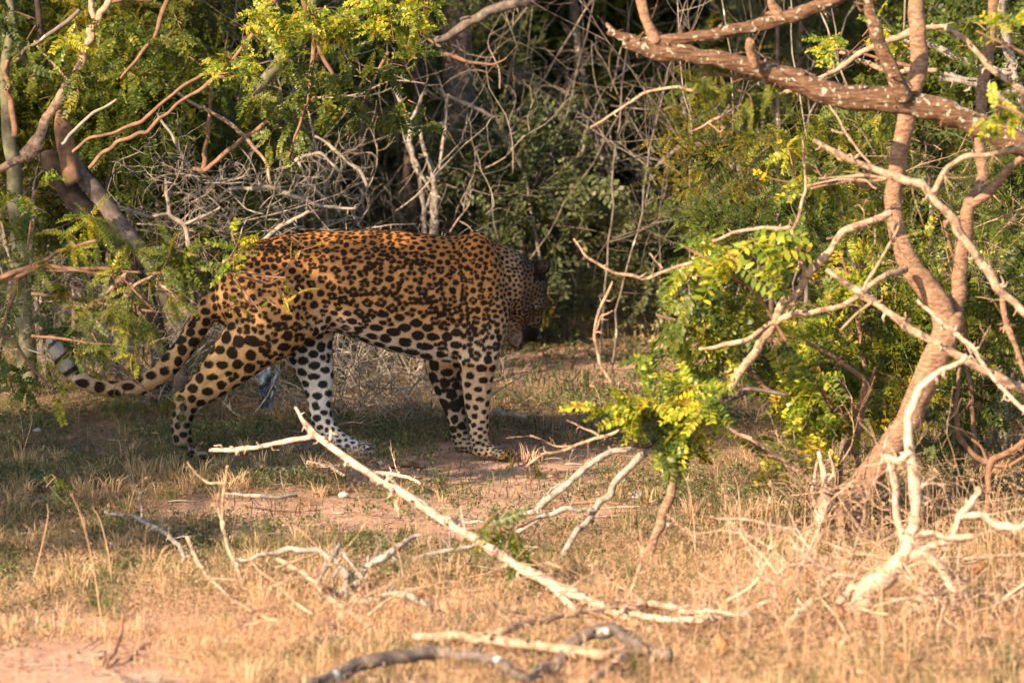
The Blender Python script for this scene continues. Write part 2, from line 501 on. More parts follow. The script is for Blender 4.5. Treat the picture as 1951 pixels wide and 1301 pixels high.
    for (x0, y0, x1, y1, wd, amp) in [(872, 475, 858, 640, 9, -.006), (893, 470, 880, 600, 7, -.004), (935, 500, 950, 620, 10, .004), (600, 470, 640, 610, 12, -.004),
                                      (575, 600, 650, 640, 8, -.006), (905, 700, 900, 800, 6, -.003), (925, 690, 922, 800, 5, .003), (470, 700, 390, 735, 6, -.004), (1015, 560, 1000, 610, 8, -.002), (700, 560, 860, 600, 14, -.003), (690, 500, 840, 520, 20, .003),
                                      (1000, 622, 985, 640, 3, -.004), (610, 700, 612, 780, 5, .003)]:
        a = np.array([x0, y0]); b = np.array([x1, y1]); ab = b - a
        q = np.stack([px, py], 1) - a
        t = np.clip((q @ ab) / (ab @ ab), 0, 1)
        d = np.linalg.norm(q - t[:, None] * ab, axis=1)
        fold += amp * np.exp(-(d / wd) ** 2) * near
    body = np.stack([co[:, 0] * 1.6, co[:, 1], co[:, 2] * .8], 1)
    fold += (fbm(body, 14, 3, 2) - .5) * .006 * sstep(700, 600, py) * sstep(990, 960, px)
    me.vertices.foreach_set('co', co.astype(np.float32).ravel()); me.update()
    nr = np.zeros(nv * 3, np.float32); me.vertices.foreach_get('normal', nr); nr = nr.reshape(-1, 3).astype(float)
    co += nr * fold[:, None]
    me.vertices.foreach_set('co', co.astype(np.float32).ravel())
    me.polygons.foreach_set('use_smooth', np.ones(len(me.polygons), bool)); me.update()
    me.vertices.foreach_get('normal', nr32 := np.zeros(nv * 3, np.float32)); nr = nr32.reshape(-1, 3).astype(float)
    px, py = project(co)

    # ---- coat: base colour
    C = lambda *a: np.array(a, float)[None]
    back, flank, pale, white = C(.38, .16, .045), C(.43, .225, .085), C(.60, .46, .32), C(.66, .60, .54)
    def mix(a, b, t): return a * (1 - t[:, None]) + b * t[:, None]
    xs = np.array([s[0] for s in st]); tops = np.interp(px, xs, [s[1] for s in st]); bots = np.interp(px, xs, [s[2] for s in st])
    u = (py - tops) / (bots - tops)
    col = np.broadcast_to(back, (nv, 3)).copy()
    col = mix(col, flank, sstep(.1, .6, u))
    col = mix(col, pale, sstep(.62, .98, u) * sstep(560, 640, px) * sstep(700, 690, py))
    down = sstep(-.45, -.9, nr[:, 2])
    col = mix(col, white, down * sstep(600, 680, px) * sstep(900, 860, px) * sstep(715, 700, py))
    # legs
    nh = sstep(600, 640, py) * sstep(560, 520, px) * sstep(15.02, 14.97, co[:, 1])
    col = mix(col, C(.56, .34, .15), nh * .8)
    col = mix(col, C(.26, .19, .12), nh * sstep(745, 790, py))
    fh = (co[:, 1] > 14.97) * sstep(628, 650, py) * (px > 515) * (px < 740) * (px - 515 > (700 - py) * .9)
    fh = fh * sstep(740, 725, px)
    col = mix(col, white, np.clip(fh, 0, 1) * sstep(632, 665, py))
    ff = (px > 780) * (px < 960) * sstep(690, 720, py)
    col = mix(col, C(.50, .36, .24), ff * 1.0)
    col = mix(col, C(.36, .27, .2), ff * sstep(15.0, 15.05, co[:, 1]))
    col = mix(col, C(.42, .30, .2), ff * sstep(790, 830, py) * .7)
    nk = sstep(930, 985, px) * sstep(690, 660, py)
    col = mix(col, C(.30, .19, .105), nk)
    # tail end
    tz = sstep(330, 260, px) * (py > 560)
    col = mix(col, C(.34, .22, .13), tz * .7); col = mix(col, C(.38, .33, .28), sstep(190, 120, px))
    # head: shade on the face is put into the coat colour
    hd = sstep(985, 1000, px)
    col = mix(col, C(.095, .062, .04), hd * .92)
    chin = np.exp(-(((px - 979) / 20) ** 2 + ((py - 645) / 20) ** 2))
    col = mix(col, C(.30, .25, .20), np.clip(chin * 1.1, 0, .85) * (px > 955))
    col = np.maximum(col * (1 + (fbm(co, 40, 5, 3)[:, None] - .5) * .35), 0)

    # ---- spots: (px x, px y, radius px, rosette 0..1)
    ctrl = np.array([(470, 478, 7, .1), (600, 455, 7.5, .3), (700, 452, 8, .6), (800, 458, 8, .3), (700, 500, 12.5, 1), (780, 500, 12, 1), (620, 520, 11.5, .9), (800, 560, 12.5, 1),
        (690, 570, 13, 1), (500, 510, 9, .5), (450, 540, 8.5, .2), (560, 540, 11, .8), (500, 580, 12, .9), (560, 610, 12, .8), (500, 640, 13.5, .7), (450, 650, 13.5, .6), (430, 700, 12, 0),
        (390, 730, 10.5, 0), (355, 775, 9, 0), (345, 820, 8, 0), (620, 610, 10, .3), (680, 615, 11, .5), (740, 625, 13, .4), (700, 650, 13, 0), (760, 660, 14.5, 0), (810, 675, 14, 0),
        (840, 640, 12, .4), (580, 690, 10, 0), (600, 730, 10, 0), (600, 770, 9, 0), (640, 830, 5, 0), (690, 850, 4, 0), (860, 460, 7, .2), (905, 455, 7, .1), (935, 490, 7, .2),
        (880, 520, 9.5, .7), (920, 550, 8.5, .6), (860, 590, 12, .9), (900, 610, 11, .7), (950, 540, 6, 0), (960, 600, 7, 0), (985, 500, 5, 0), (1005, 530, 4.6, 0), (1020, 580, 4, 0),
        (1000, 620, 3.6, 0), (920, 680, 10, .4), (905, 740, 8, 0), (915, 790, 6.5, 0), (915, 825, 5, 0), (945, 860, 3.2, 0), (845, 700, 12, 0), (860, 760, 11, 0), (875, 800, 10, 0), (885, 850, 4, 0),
        (410, 570, 10.5, .1), (360, 650, 11.5, 0), (300, 710, 11, 0), (220, 740, 12, 0), (120, 690, 15, 0)], float)
    def field(x, y):
        d = (x[:, None] - ctrl[None, :, 0]) ** 2 + (y[:, None] - ctrl[None, :, 1]) ** 2 + 60
        w = d ** -1.6; w /= w.sum(1)[:, None]
        return w @ ctrl[:, 2], w @ ctrl[:, 3]
    rg = np.random.default_rng(11)
    fr, fq = field(px, py)
    fr = fr * np.where(py > 690, 1.08, .84 + .26 * sstep(590, 660, py))
    vcell = (2.26 * fr / SC + np.where(fq < .2, .08 * fr / SC, 0)) ** 2 * .88
    pa = np.zeros(len(me.polygons), np.float32); me.polygons.foreach_get('area', pa)
    lt = np.zeros(len(me.polygons), np.int32); me.polygons.foreach_get('loop_total', lt)
    lv = np.zeros(len(me.loops), np.int32); me.loops.foreach_get('vertex_index', lv)
    varea = np.bincount(lv, np.repeat(pa / lt, lt), nv)
    wt = varea / vcell
    ncell = int(wt.sum())
    pick = rg.choice(nv, ncell, replace=False, p=wt / wt.sum()); cen = co[pick].copy()
    smp = rg.choice(nv, 26000, replace=False); sp_, sw = co[smp], wt[smp]
    asp = np.array([.9, 1, 1.06])                            # spots sit a little farther apart along the body
    for it in range(20):
        if it == 12: sp_, sw = co, wt
        kt = KDTree(ncell)
        for q in range(ncell): kt.insert(cen[q] * asp, q)
        kt.balance()
        own = np.array([kt.find(p * asp)[1] for p in sp_])
        W = np.bincount(own, sw, ncell)
        for a in range(3):
            m_ = np.bincount(own, sw * sp_[:, a], ncell); cen[:, a] = np.where(W > 0, m_ / np.maximum(W, 1e-9), cen[:, a])
    kd = KDTree(nv)
    for i in range(nv): kd.insert(co[i], i)
    kd.balance()
    acc = []
    for q in range(ncell):
        v = kd.find(cen[q])[1]; acc.append((v, fr[v] / SC * rg.uniform(.9, 1.06), fq[v]))
    wob = np.stack([vnoise(co, 85, 21) - .5, vnoise(co, 85, 22) - .5, vnoise(co, 85, 23) - .5], 1) * .0045
    mask = np.zeros(nv); core = np.zeros(nv)
    for (v, r, ro_) in acc:
        c = co[v]; n = nr[v]
        t1 = np.cross(n, [0.2, .1, 1]); t1 /= np.linalg.norm(t1) + 1e-9; t2 = np.cross(n, t1)
        blobs = []
        if rg.random() < ro_ * 1.1 and r * SC > 5.2:
            r = r * 1.08; k = rg.integers(3, 5); a0 = rg.uniform(0, 6.28)
            for b in range(k):
                a = a0 + b * 2 * math.pi / (k if k > 2 else 2.4) + rg.uniform(-.35, .35)
                rb = r * rg.uniform(.38, .5)
                off = (math.cos(a) * t1 * 1.12 + math.sin(a) * t2 * .92) * r * .59
                blobs.append((c + off, rb, rg.uniform(.8, 1.25)))
                if rg.random() < .75:                         # link to the next piece of the ring
                    a2 = a + .55; off = (math.cos(a2) * t1 * 1.12 + math.sin(a2) * t2 * .92) * r * .61
                    blobs.append((c + off, rb * .7, 1))
            for (_, idx, d) in kd.find_range(c, r * .72): core[idx] = max(core[idx], 1 - (d / (r * .72)) ** 3)
        else:
            blobs.append((c, r * .84, rg.uniform(.8, 1.2)))
            if r * SC > 6 and rg.random() < .6:
                a = rg.uniform(0, 6.28); blobs.append((c + (math.cos(a) * t1 * 1.2 + math.sin(a) * t2 * .8) * r * .5, r * .5, 1))
        for (bc, rb, st_) in blobs:
            for (_, idx, _d) in kd.find_range(bc, rb * 1.7 + .004):
                if nr[idx] @ n < .15: continue
                q = co[idx] - bc + wob[idx]
                q[0] *= .9 * st_; q[2] *= 1.06 / st_
                d = math.sqrt(q[0] ** 2 + q[1] ** 2 * .8 + q[2] ** 2)
                m_ = min(1.0, max(0.0, (rb - d) / .0022 + .5))
                if m_ > mask[idx]: mask[idx] = m_
    # bars on the inside of the far foreleg, rings at the tail's end, dark ear back, nose and lips
    bar = (px > 800) * (px < 900) * (co[:, 1] > 15.02) * (py > 700) * (py < 840)
    for yb, hw in ((722, 6), (742, 5), (772, 12), (815, 5)):
        mask = np.maximum(mask, bar * sstep(hw, hw - 3.5, np.abs(py - yb + (px - 860) * .12 + (vnoise(co, 60, 3) - .5) * 8)))
    ringd = np.where(px < 150, np.hypot(px - 150, py - 640), -1)
    tail_u = np.where(px < 142, (py - 640) * .75 + (150 - px) * .0 + (px - 96) * .55, -99)
    for c0, hw in ((14, 6), (44, 8), (72, 8)):
        mask = np.where((px < 142) & (py < 745) & (py > 625), np.maximum(mask * .25, sstep(hw, hw - 5, np.abs(tail_u - c0)) * (px > 92)), mask) if c0 == 14 else \
            np.where((px < 142) & (py < 745) & (py > 625), np.maximum(mask, sstep(hw, hw - 5, np.abs(tail_u - c0))), mask)
    dark = np.exp(-(((px - 1012) / 17) ** 2 + ((py - 637) / 14) ** 4)) * sstep(989, 998, px)
    ear_m = (px > 1017) * (py < 535) * (1 - sstep(1030, 1040, px) * sstep(520, 505, py) * .65)
    mouth = np.exp(-(((px - (1000 - (py - 640) * .4)) / 3.5) ** 2)) * (py > 620) * (px > 970)
    mask = mask * (1 - .5 * np.clip(chin * 1.3, 0, 1) * (px > 955))
    sp_col = C(.007, .005, .004)
    col = mix(col, col * C(.6, .5, .42), core * (1 - mask))
    col = mix(col, sp_col, mask * .97)
    col = mix(col, sp_col, np.clip(dark * 1.6, 0, 1)); col = mix(col, sp_col * 1.3, ear_m * .9); col = mix(col, sp_col * 2, mouth * .8)
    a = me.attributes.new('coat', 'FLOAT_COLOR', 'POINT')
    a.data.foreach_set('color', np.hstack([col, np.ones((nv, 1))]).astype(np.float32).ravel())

    # ---- materials
    def coat_mat(name, amount):
        m, nt, out = new_mat(name)
        at = nt.nodes.new('ShaderNodeAttribute'); at.attribute_name = 'coat'
        n = noise(nt, 260, 3, stretch=(.35, 1, 1))
        c = mixc(nt, at.outputs['Color'], ramp(nt, n, [(.25, (.62, .62, .62)), (.75, (1.3, 1.3, 1.3))]), amount, 'MULTIPLY')
        bs = N(nt, 'ShaderNodeBsdfPrincipled', Roughness=.72)
        bs.inputs['Specular IOR Level'].default_value = .1
        bs.inputs['Sheen Weight'].default_value = .0; bs.inputs['Sheen Roughness'].default_value = .5
        bs.inputs['Sheen Tint'].default_value = (1, .8, .55, 1)
        nt.links.new(c, bs.inputs['Base Color'])
        nt.links.new(bump(nt, n, .5, .003), bs.inputs['Normal'])
        nt.links.new(bs.outputs[0], out.inputs[0])
        return m
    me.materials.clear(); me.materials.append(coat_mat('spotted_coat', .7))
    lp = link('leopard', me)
    tag(lp, 'spotted leopard walking to the right with its head lowered and tail stretched behind', 'leopard')

    # ---- fur: short hairs lying along the coat
    sk = []
    def chain(pts):
        w = [P(*p) for p in pts]
        for a, b in zip(w, w[1:]): sk.append((a, b))
    chain([(1015, 640, 15.0), (1005, 560, 15.02), (985, 530, 15), (930, 530, 15), (800, 540, 15), (640, 530, 15), (520, 530, 15), (450, 520, 15)])
    chain([(t[0], t[1], t[2]) for t in tl])
    chain([(920, 560, 14.92), (910, 700, 14.92), (912, 850, 14.92), (960, 866, 14.9)]); chain([(850, 640, 15.08), (865, 770, 15.1), (880, 850, 15.1)])
    chain([(540, 580, 14.9), (440, 690, 14.9), (350, 775, 14.92), (348, 850, 14.92)]); chain([(580, 600, 15.07), (608, 740, 15.05), (615, 800, 15.04), (700, 858, 15.03)])
    nh_ = 150000
    pk = rg.integers(0, nv, nh_)
    a_, b_ = np.array([s[0] for s in sk]), np.array([s[1] for s in sk])
    pc = co[pk]; best = np.full(nh_, 9.0); fl = np.zeros((nh_, 3))
    for A, B in zip(a_, b_):
        ab = B - A; t = np.clip(((pc - A) @ ab) / (ab @ ab), 0, 1)
        d = np.linalg.norm(pc - A - t[:, None] * ab, axis=1)
        s_ = d < best; best[s_] = d[s_]; fl[s_] = ab / np.linalg.norm(ab)
    n_ = nr[pk]
    fl = fl + np.array([0, 0, -.35]); fl -= n_ * (fl * n_).sum(1)[:, None]
    fl /= np.linalg.norm(fl, axis=1)[:, None] + 1e-9
    hx, hy = px[pk], py[pk]
    L = .006 * rg.uniform(.6, 1.5, nh_)
    L = np.where((hx < 330), L * 1.6, L); L = np.where(down[pk] * (hy > 620) * (hy < 700) > .4, L * 1.5, L)
    L = np.where(hx > 985, L * .7, L); L = np.where(hy > 780, L * .6, L)
    d_ = fl + n_ * rg.uniform(.12, .55, nh_)[:, None] + rg.normal(0, .16, (nh_, 3)); d_ /= np.linalg.norm(d_, axis=1)[:, None]
    sd = np.cross(d_, n_); sd /= np.linalg.norm(sd, axis=1)[:, None] + 1e-9
    base = pc + rg.normal(0, .0012, (nh_, 3)) - n_ * .001
    w_ = .00075 * rg.uniform(.7, 1.3, nh_)[:, None]
    V = np.stack([base - sd * w_, base + sd * w_, base + d_ * L[:, None]], 1).reshape(-1, 3)
    fm = MB(); fm.add(V, [np.arange(nh_ * 3).reshape(-1, 3)])
    fme = fm.mesh('fur', coat_mat('coat_hair', .25))
    hc = col[pk] * rg.uniform(.8, 1.25, nh_)[:, None]
    hc = np.repeat(hc, 3, 0); hc = np.hstack([hc, np.ones((len(hc), 1))])
    fa = fme.attributes.new('coat', 'FLOAT_COLOR', 'POINT'); fa.data.foreach_set('color', hc.astype(np.float32).ravel())
    fo = link('fur', fme, lp); fo['kind'] = 'stuff'
    # eyes, nose, whiskers
    m_eye, nt, out = new_mat('amber_eye'); bs = N(nt, 'ShaderNodeBsdfPrincipled', Roughness=.1); bs.inputs['Base Color'].default_value = (.05, .03, .01, 1); nt.links.new(bs.outputs[0], out.inputs[0])
    m_nose, nt, out = new_mat('dark_nose'); bs = N(nt, 'ShaderNodeBsdfPrincipled', Roughness=.45); bs.inputs['Base Color'].default_value = (.02, .014, .012, 1); nt.links.new(bs.outputs[0], out.inputs[0])
    m_wh, nt, out = new_mat('white_whisker'); bs = N(nt, 'ShaderNodeBsdfPrincipled', Roughness=.4); bs.inputs['Base Color'].default_value = (.5, .48, .44, 1); nt.links.new(bs.outputs[0], out.inputs[0])
    import bmesh
    for Y in (14.965, 15.085):
        bm = bmesh.new(); bmesh.ops.create_uvsphere(bm, u_segments=16, v_segments=10, radius=.012)
        em = bpy.data.meshes.new('eye'); bm.to_mesh(em); bm.free(); em.materials.append(m_eye)
        link('eye', em, lp, loc=P(1022, 585, Y + (.006 if Y < 15 else -.006)))
    bm = bmesh.new(); bmesh.ops.create_uvsphere(bm, u_segments=18, v_segments=12, radius=1)
    for v in bm.verts: v.co = Vector((v.co.x * .014, v.co.y * .021 * (1.15 - .35 * (v.co.z < 0)), v.co.z * .013))
    em = bpy.data.meshes.new('nose'); bm.to_mesh(em); bm.free(); em.materials.append(m_nose)
    link('nose', em, lp, loc=P(1024, 643, 15.04))
    for s in ():
        wm = MB()
        for k in range(7):
            p0 = P(1008 + k % 3 * 4, 628 + k * 2.5, 15.035 + s * .038)
            tube(wm, [p0, p0 + np.array([.01 + .01 * (k % 3), s * .03, -.01 - .006 * k]), p0 + np.array([.03, s * .055, -.045 - .008 * k])], [.0006, .0005, .0002], sides=3, sub=3)
        w = wm.build('whiskers', m_wh, lp); w['kind'] = 'stuff'
    return lp
leopard = make_leopard()
# ------------------------------------------------------------------ ground
def hgt(x, y):
    p = np.stack([x, y, np.zeros_like(x)], 1)
    h = (fbm(p, .8, 41, 3) - .5) * .06 + (fbm(p, 5, 44, 3) - .5) * .022
    return h * sstep(60, 40, np.abs(y)) * .9
def gz(x, y):
    return float(hgt(np.array([x]), np.array([y]))[0])
def Gh(x, y):
    g = G(x, y); g[2] = gz(g[0], g[1]); return g

# bare soil: patches given as ground ellipses (px centre, half sizes in metres)
BARE = [(60, 1262, .46, .34, 1.0), (760, 985, .55, .38, .85), (1000, 960, .45, .3, .7), (640, 945, .3, .15, .5), (1120, 680, .5, .7, .9), (1230, 1010, .3, .3, .6),
        (880, 900, .6, .3, .85), (1000, 870, .4, .4, .7), (1130, 760, .35, .6, .6), (480, 1010, .3, .25, .5), (330, 1200, .4, .3, .55), (930, 1130, .35, .22, .5), (560, 850, .3, .3, .5), (1140, 905, .35, .22, .55), (1200, 640, .45, .6, .6), (830, 1060, .4, .25, .35), (1290, 950, .3, .2, .4), (560, 905, .2, .1, .5)]
def bare(x, y):
    b = np.zeros_like(x)
    p = np.stack([x, y, np.zeros_like(x)], 1)
    w = (fbm(p, 3.2, 60, 4) - .5) * 1.5
    for cx, cy, rx, ry, a in BARE:
        g = G(cx, cy)
        d = np.sqrt(((x - g[0]) / rx) ** 2 + ((y - g[1]) / ry) ** 2) + w
        b = np.maximum(b, a * sstep(1.25, .7, d))
    return b

def axis(lo, hi, step, far):
    a = np.arange(lo, hi + 1e-6, step)
    left = []; s = step; v = lo
    while v > -far: s *= 1.35; v -= s; left.append(v)
    right = []; s = step; v = hi
    while v < far: s *= 1.35; v += s; right.append(v)
    return np.array(left[::-1] + list(a) + right)
gx = axis(-3.2, 3.2, .03, 400); gy = axis(9.5, 23, .04, 600)
X, Yg = np.meshgrid(gx, gy)
Z = hgt(X.ravel(), Yg.ravel())
nx, ny = len(gx), len(gy)
mb = MB()
i = np.arange(ny - 1)[:, None] * nx; j = np.arange(nx - 1)[None]
bb = bare(X.ravel(), Yg.ravel())
Z = Z - .008 * bb
mb.add(np.stack([X.ravel(), Yg.ravel(), Z], 1), [np.stack([i + j, i + j + 1, i + nx + j + 1, i + nx + j], -1).reshape(-1, 4)], bb)
m, nt, out = new_mat('sandy_soil')
at = nt.nodes.new('ShaderNodeAttribute'); at.attribute_name = 'tint'
n1 = noise(nt, 7, 6, rough=.7); n2 = noise(nt, 55, 5, rough=.75)
soil = ramp(nt, n1, [(.3, (.40, .23, .155)), (.5, (.53, .33, .235)), (.7, (.64, .43, .32))])
duff = ramp(nt, n2, [(.3, (.09, .06, .04)), (.5, (.24, .165, .10)), (.72, (.42, .29, .19))])
c = mixc(nt, duff, soil, at.outputs['Fac'])
c = mixc(nt, c, ramp(nt, n2, [(.32, (.6, .55, .5)), (.6, (1.1, 1.08, 1.05))]), .8, 'MULTIPLY')
bs = N(nt, 'ShaderNodeBsdfPrincipled', Roughness=.95); bs.inputs['Specular IOR Level'].default_value = .1
nt.links.new(c, bs.inputs['Base Color']); nt.links.new(bump(nt, n2, .8, .012), bs.inputs['Normal']); nt.links.new(bs.outputs[0], out.inputs[0])
ground = mb.build('ground', m); tag(ground, kind='structure', label='sandy pink soil under dry grass and litter')

# ------------------------------------------------------------------ dry grass, weeds, litter
def scatter(n, y0=9.9, y1=24, pw=1.0, margin=.5, rng=RNG):
    u = rng.random(n)
    y = y0 + (y1 - y0) * u ** pw
    x = (rng.random(n) * 2 - 1) * (y * .1066 + margin)
    return x, y
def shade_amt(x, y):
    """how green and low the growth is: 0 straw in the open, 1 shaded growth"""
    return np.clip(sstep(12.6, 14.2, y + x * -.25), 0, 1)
def blades(n, y0, y1, hmin, hmax, wid, keep, seed, pw=1.0, lean=.5, tintf=None, margin=.5):
    rng = np.random.default_rng(seed)
    x, y = scatter(n, y0, y1, pw, margin, rng)
    k = rng.random(n) < keep(x, y); x, y = x[k], y[k]; n = len(x)
    z = hgt(x, y) - .004
    p = np.stack([x, y, z], 1)
    cl = vnoise(p, 3.5, 77)
    h = (hmin + (hmax - hmin) * rng.random(n) ** 2.2) * (.55 + .9 * cl)
    a = rng.uniform(0, 6.283, n); ln = np.abs(rng.normal(0, lean, n)) * h
    d = np.stack([np.cos(a), np.sin(a), np.zeros(n)], 1)
    b = rng.uniform(0, 6.283, n); s = np.stack([np.cos(b), np.sin(b), np.zeros(n)], 1) * (wid * rng.uniform(.6, 1.4, n))[:, None]
    m1 = p + d * (ln * .35)[:, None] + np.array([0, 0, 1]) * (h * .6)[:, None]
    tip = p + d * ln[:, None] + np.array([0, 0, 1]) * (h * (1 - .25 * np.minimum(ln / h, 1.4)))[:, None]
    V = np.stack([p - s, p + s, m1 + s * .8, m1 - s * .8, tip], 1).reshape(-1, 3)
    q = np.arange(n)[:, None] * 5
    t = tintf(x, y, rng) if tintf else rng.random(n)
    return V, [q + np.array([[0, 1, 2, 3]]), q + np.array([[3, 2, 4]])], np.repeat(t, 5), tip
g_stops = [(0, (.04, .065, .02)), (.3, (.11, .13, .04)), (.5, (.28, .22, .10)), (.75, (.50, .335, .19)), (1, (.68, .46, .30))]
M['grass'] = leaf_mat('grass_blades', g_stops, .3, rnd=0, gloss=.7)
M['fluff'] = leaf_mat('dry_seed_heads', [(0, (.15, .095, .055)), (.5, (.40, .25, .16)), (1, (.68, .46, .32))], .35, rnd=0, gloss=.9)
M['weed'] = leaf_mat('weed_leaf', [(0, (.05, .065, .025)), (.6, (.10, .13, .045)), (1, (.22, .20, .09))], .3, rnd=0, gloss=.6)

def keep_short(x, y):
    p = np.stack([x, y, 0 * x], 1)
    return (1 - bare(x, y) * .95) * (.10 + .90 * sstep(.36, .58, fbm(p, 3.0, 81, 4)))
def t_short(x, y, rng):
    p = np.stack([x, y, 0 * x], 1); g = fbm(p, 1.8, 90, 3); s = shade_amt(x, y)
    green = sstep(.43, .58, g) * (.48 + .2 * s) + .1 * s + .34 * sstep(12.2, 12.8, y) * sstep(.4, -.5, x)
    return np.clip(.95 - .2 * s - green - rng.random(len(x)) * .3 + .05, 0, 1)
mb = MB()
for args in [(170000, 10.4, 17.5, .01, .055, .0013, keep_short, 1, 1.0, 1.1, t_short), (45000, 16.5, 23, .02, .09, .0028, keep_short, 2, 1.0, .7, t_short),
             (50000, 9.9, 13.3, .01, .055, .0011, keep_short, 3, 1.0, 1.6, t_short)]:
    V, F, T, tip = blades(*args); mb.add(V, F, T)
# tufts: blades fanning from one root
rng = np.random.default_rng(35)
for tn, (y0, y1, x0, x1, hh) in [(330, (10.6, 12.6, -1.5, 1.6, .085)), (260, (12.2, 15, -1.7, -.2, .07)), (260, (11.5, 14.0, .3, 1.8, .075)), (300, (13, 17.5, -2, 2.2, .06))]:
    tx = rng.uniform(x0, x1, tn); ty = rng.uniform(y0, y1, tn); kp = rng.random(tn) > bare(tx, ty) * 1.1; tx, ty = tx[kp], ty[kp]
    nb = 34; X_ = np.repeat(tx, nb); Y_ = np.repeat(ty, nb); n_ = len(X_)
    S_ = np.repeat(rng.uniform(.5, 1.25, len(tx)), nb); C_ = np.repeat(rng.choice([.12, .35, .6, .85, .95], len(tx)), nb)
    r_ = rng.uniform(0, .022, n_); a = rng.uniform(0, 6.283, n_)
    X_ = X_ + r_ * np.cos(a); Y_ = Y_ + r_ * np.sin(a); h = hh * S_ * rng.uniform(.35, 1.2, n_)
    p = np.stack([X_, Y_, hgt(X_, Y_) - .003], 1); d = np.stack([np.cos(a), np.sin(a), 0 * a], 1) + rng.normal(0, .35, (n_, 3)) * [1, 1, 0]
    ln = h * rng.uniform(.1, 1.0, n_); b = rng.uniform(0, 6.283, n_); sd = np.stack([np.cos(b), np.sin(b), 0 * b], 1) * .0011
    m1 = p + d * (ln * .35)[:, None] + np.array([0, 0, 1]) * (h * .62)[:, None]; tip = p + d * ln[:, None] + np.array([0, 0, 1]) * (h * .85)[:, None]
    V = np.stack([p - sd, p + sd, m1 + sd * .8, m1 - sd * .8, tip], 1).reshape(-1, 3); q = np.arange(n_)[:, None] * 5
    mb.add(V, [q + np.array([[0, 1, 2, 3]]), q + np.array([[3, 2, 4]])], np.repeat(np.clip(C_ + rng.normal(0, .1, n_), 0, 1), 5))
o = mb.build('grass', M['grass'], smooth=False); tag(o, 'short dry grass mixed with green blades covering the ground', 'grass', kind='stuff')

# fine branching fluff of dry herbs: crooked little sprays close to the ground
def sprays(n, y0, y1, seed, keep, size, tintf, w=.0011, seeds=5, margin=.4, high=1.0):
    rng = np.random.default_rng(seed)
    x, y = scatter(n, y0, y1, 1.0, margin, rng)
    k = rng.random(n) < keep(x, y); x, y = x[k], y[k]; n = len(x)
    base = np.stack([x, y, hgt(x, y)], 1)
    t0 = tintf(x, y, rng)
    VV = []; TT = []
    hgt_ = size * rng.uniform(.4, 1.3, n) * high
    ax = np.stack([rng.normal(0, .45, n), rng.normal(0, .45, n), np.ones(n)], 1)
    for s in range(seeds):
        f = rng.uniform(.25, 1.05, n)
        c = base + ax * (hgt_ * f)[:, None] + rng.normal(0, 1, (n, 3)) * (size * .22)
        c[:, 2] = np.maximum(c[:, 2], base[:, 2] + .002)
        d = rng.normal(0, 1, (n, 3)); d /= np.linalg.norm(d, axis=1)[:, None]
        e = np.cross(d, rng.normal(0, 1, (n, 3))); e /= np.linalg.norm(e, axis=1)[:, None]
        L = size * rng.uniform(.06, .22, n)[:, None]; W = w * rng.uniform(.8, 2.6, n)[:, None]
        VV.append(np.stack([c - d * L, c + e * W, c + d * L], 1)); TT.append(np.repeat(np.clip(t0 + rng.normal(0, .12, n), 0, 1), 3))
    V = np.concatenate(VV).reshape(-1, 3)
    return V, [np.arange(len(V)).reshape(-1, 3)], np.concatenate(TT)
def keep_fl(x, y):
    p = np.stack([x, y, 0 * x], 1)
    return (1 - bare(x, y) * .97) * (.15 + .85 * sstep(.38, .6, fbm(p, 2.6, 101, 3)))
mb = MB()
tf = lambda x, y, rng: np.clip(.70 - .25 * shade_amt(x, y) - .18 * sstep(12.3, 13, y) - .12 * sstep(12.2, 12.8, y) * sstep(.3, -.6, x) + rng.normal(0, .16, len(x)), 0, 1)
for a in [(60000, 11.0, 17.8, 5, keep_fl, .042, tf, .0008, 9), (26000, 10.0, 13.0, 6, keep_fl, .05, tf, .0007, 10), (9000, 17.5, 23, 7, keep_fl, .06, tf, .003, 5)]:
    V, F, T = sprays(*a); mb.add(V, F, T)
o = mb.build('dry_herbs', M['fluff'], smooth=False); tag(o, 'fluffy pinkish tan dry herbs and seed heads over the ground', 'dry herbs', kind='stuff')
mb = MB()
def keep_w(x, y):
    p = np.stack([x, y, 0 * x], 1)
    return (1 - bare(x, y) * .8) * sstep(.47, .6, fbm(p, 3.0, 121, 3)) * (.3 + .7 * np.maximum(shade_amt(x, y), sstep(12.2, 12.9, y) * sstep(.2, -.5, x)))
for a in [(60000, 11.2, 18, 15, keep_w, .035, lambda x, y, r: r.random(len(x)), .0042, 7), (8000, 17, 23, 16, keep_w, .06, lambda x, y, r: r.random(len(x)), .008, 6)]:
    V, F, T = sprays(*a); mb.add(V, F, T)
o = mb.build('weeds', M['weed'], smooth=False); tag(o, 'low green weeds creeping between the dry grass', 'weeds', kind='stuff')

# tall straws with seed heads in the open foreground
mb = MB(); rng = np.random.default_rng(31)
def straw(p, h, a, ln, head=True, r=.0011, t=.85):
    d = np.array([math.cos(a), math.sin(a), 0]) * ln * h
    pts = [p, p + d * .25 + np.array([0, 0, h * .5]), p + d * .65 + np.array([0, 0, h * .85]), p + d * 1.15 + np.array([0, 0, h * (1 - .15 * ln)])]
    tube(mb, pts, [r, r * .85, r * .6, r * .35], sides=3, sub=3, tint=t)
    if head:
        for k in range(9):
            c = pts[2] + (pts[3] - pts[2]) * rng.uniform(.1, 1.1) + rng.normal(0, .002, 3)
            dd = unit(pts[3] - pts[2] + rng.normal(0, .5, 3)) * .006; e = unit(np.cross(dd, rng.normal(0, 1, 3))) * .0014
            mb.add([c - dd, c + e, c + dd, c - e], [np.array([[0, 1, 2, 3]])], t + rng.uniform(-.15, .1))
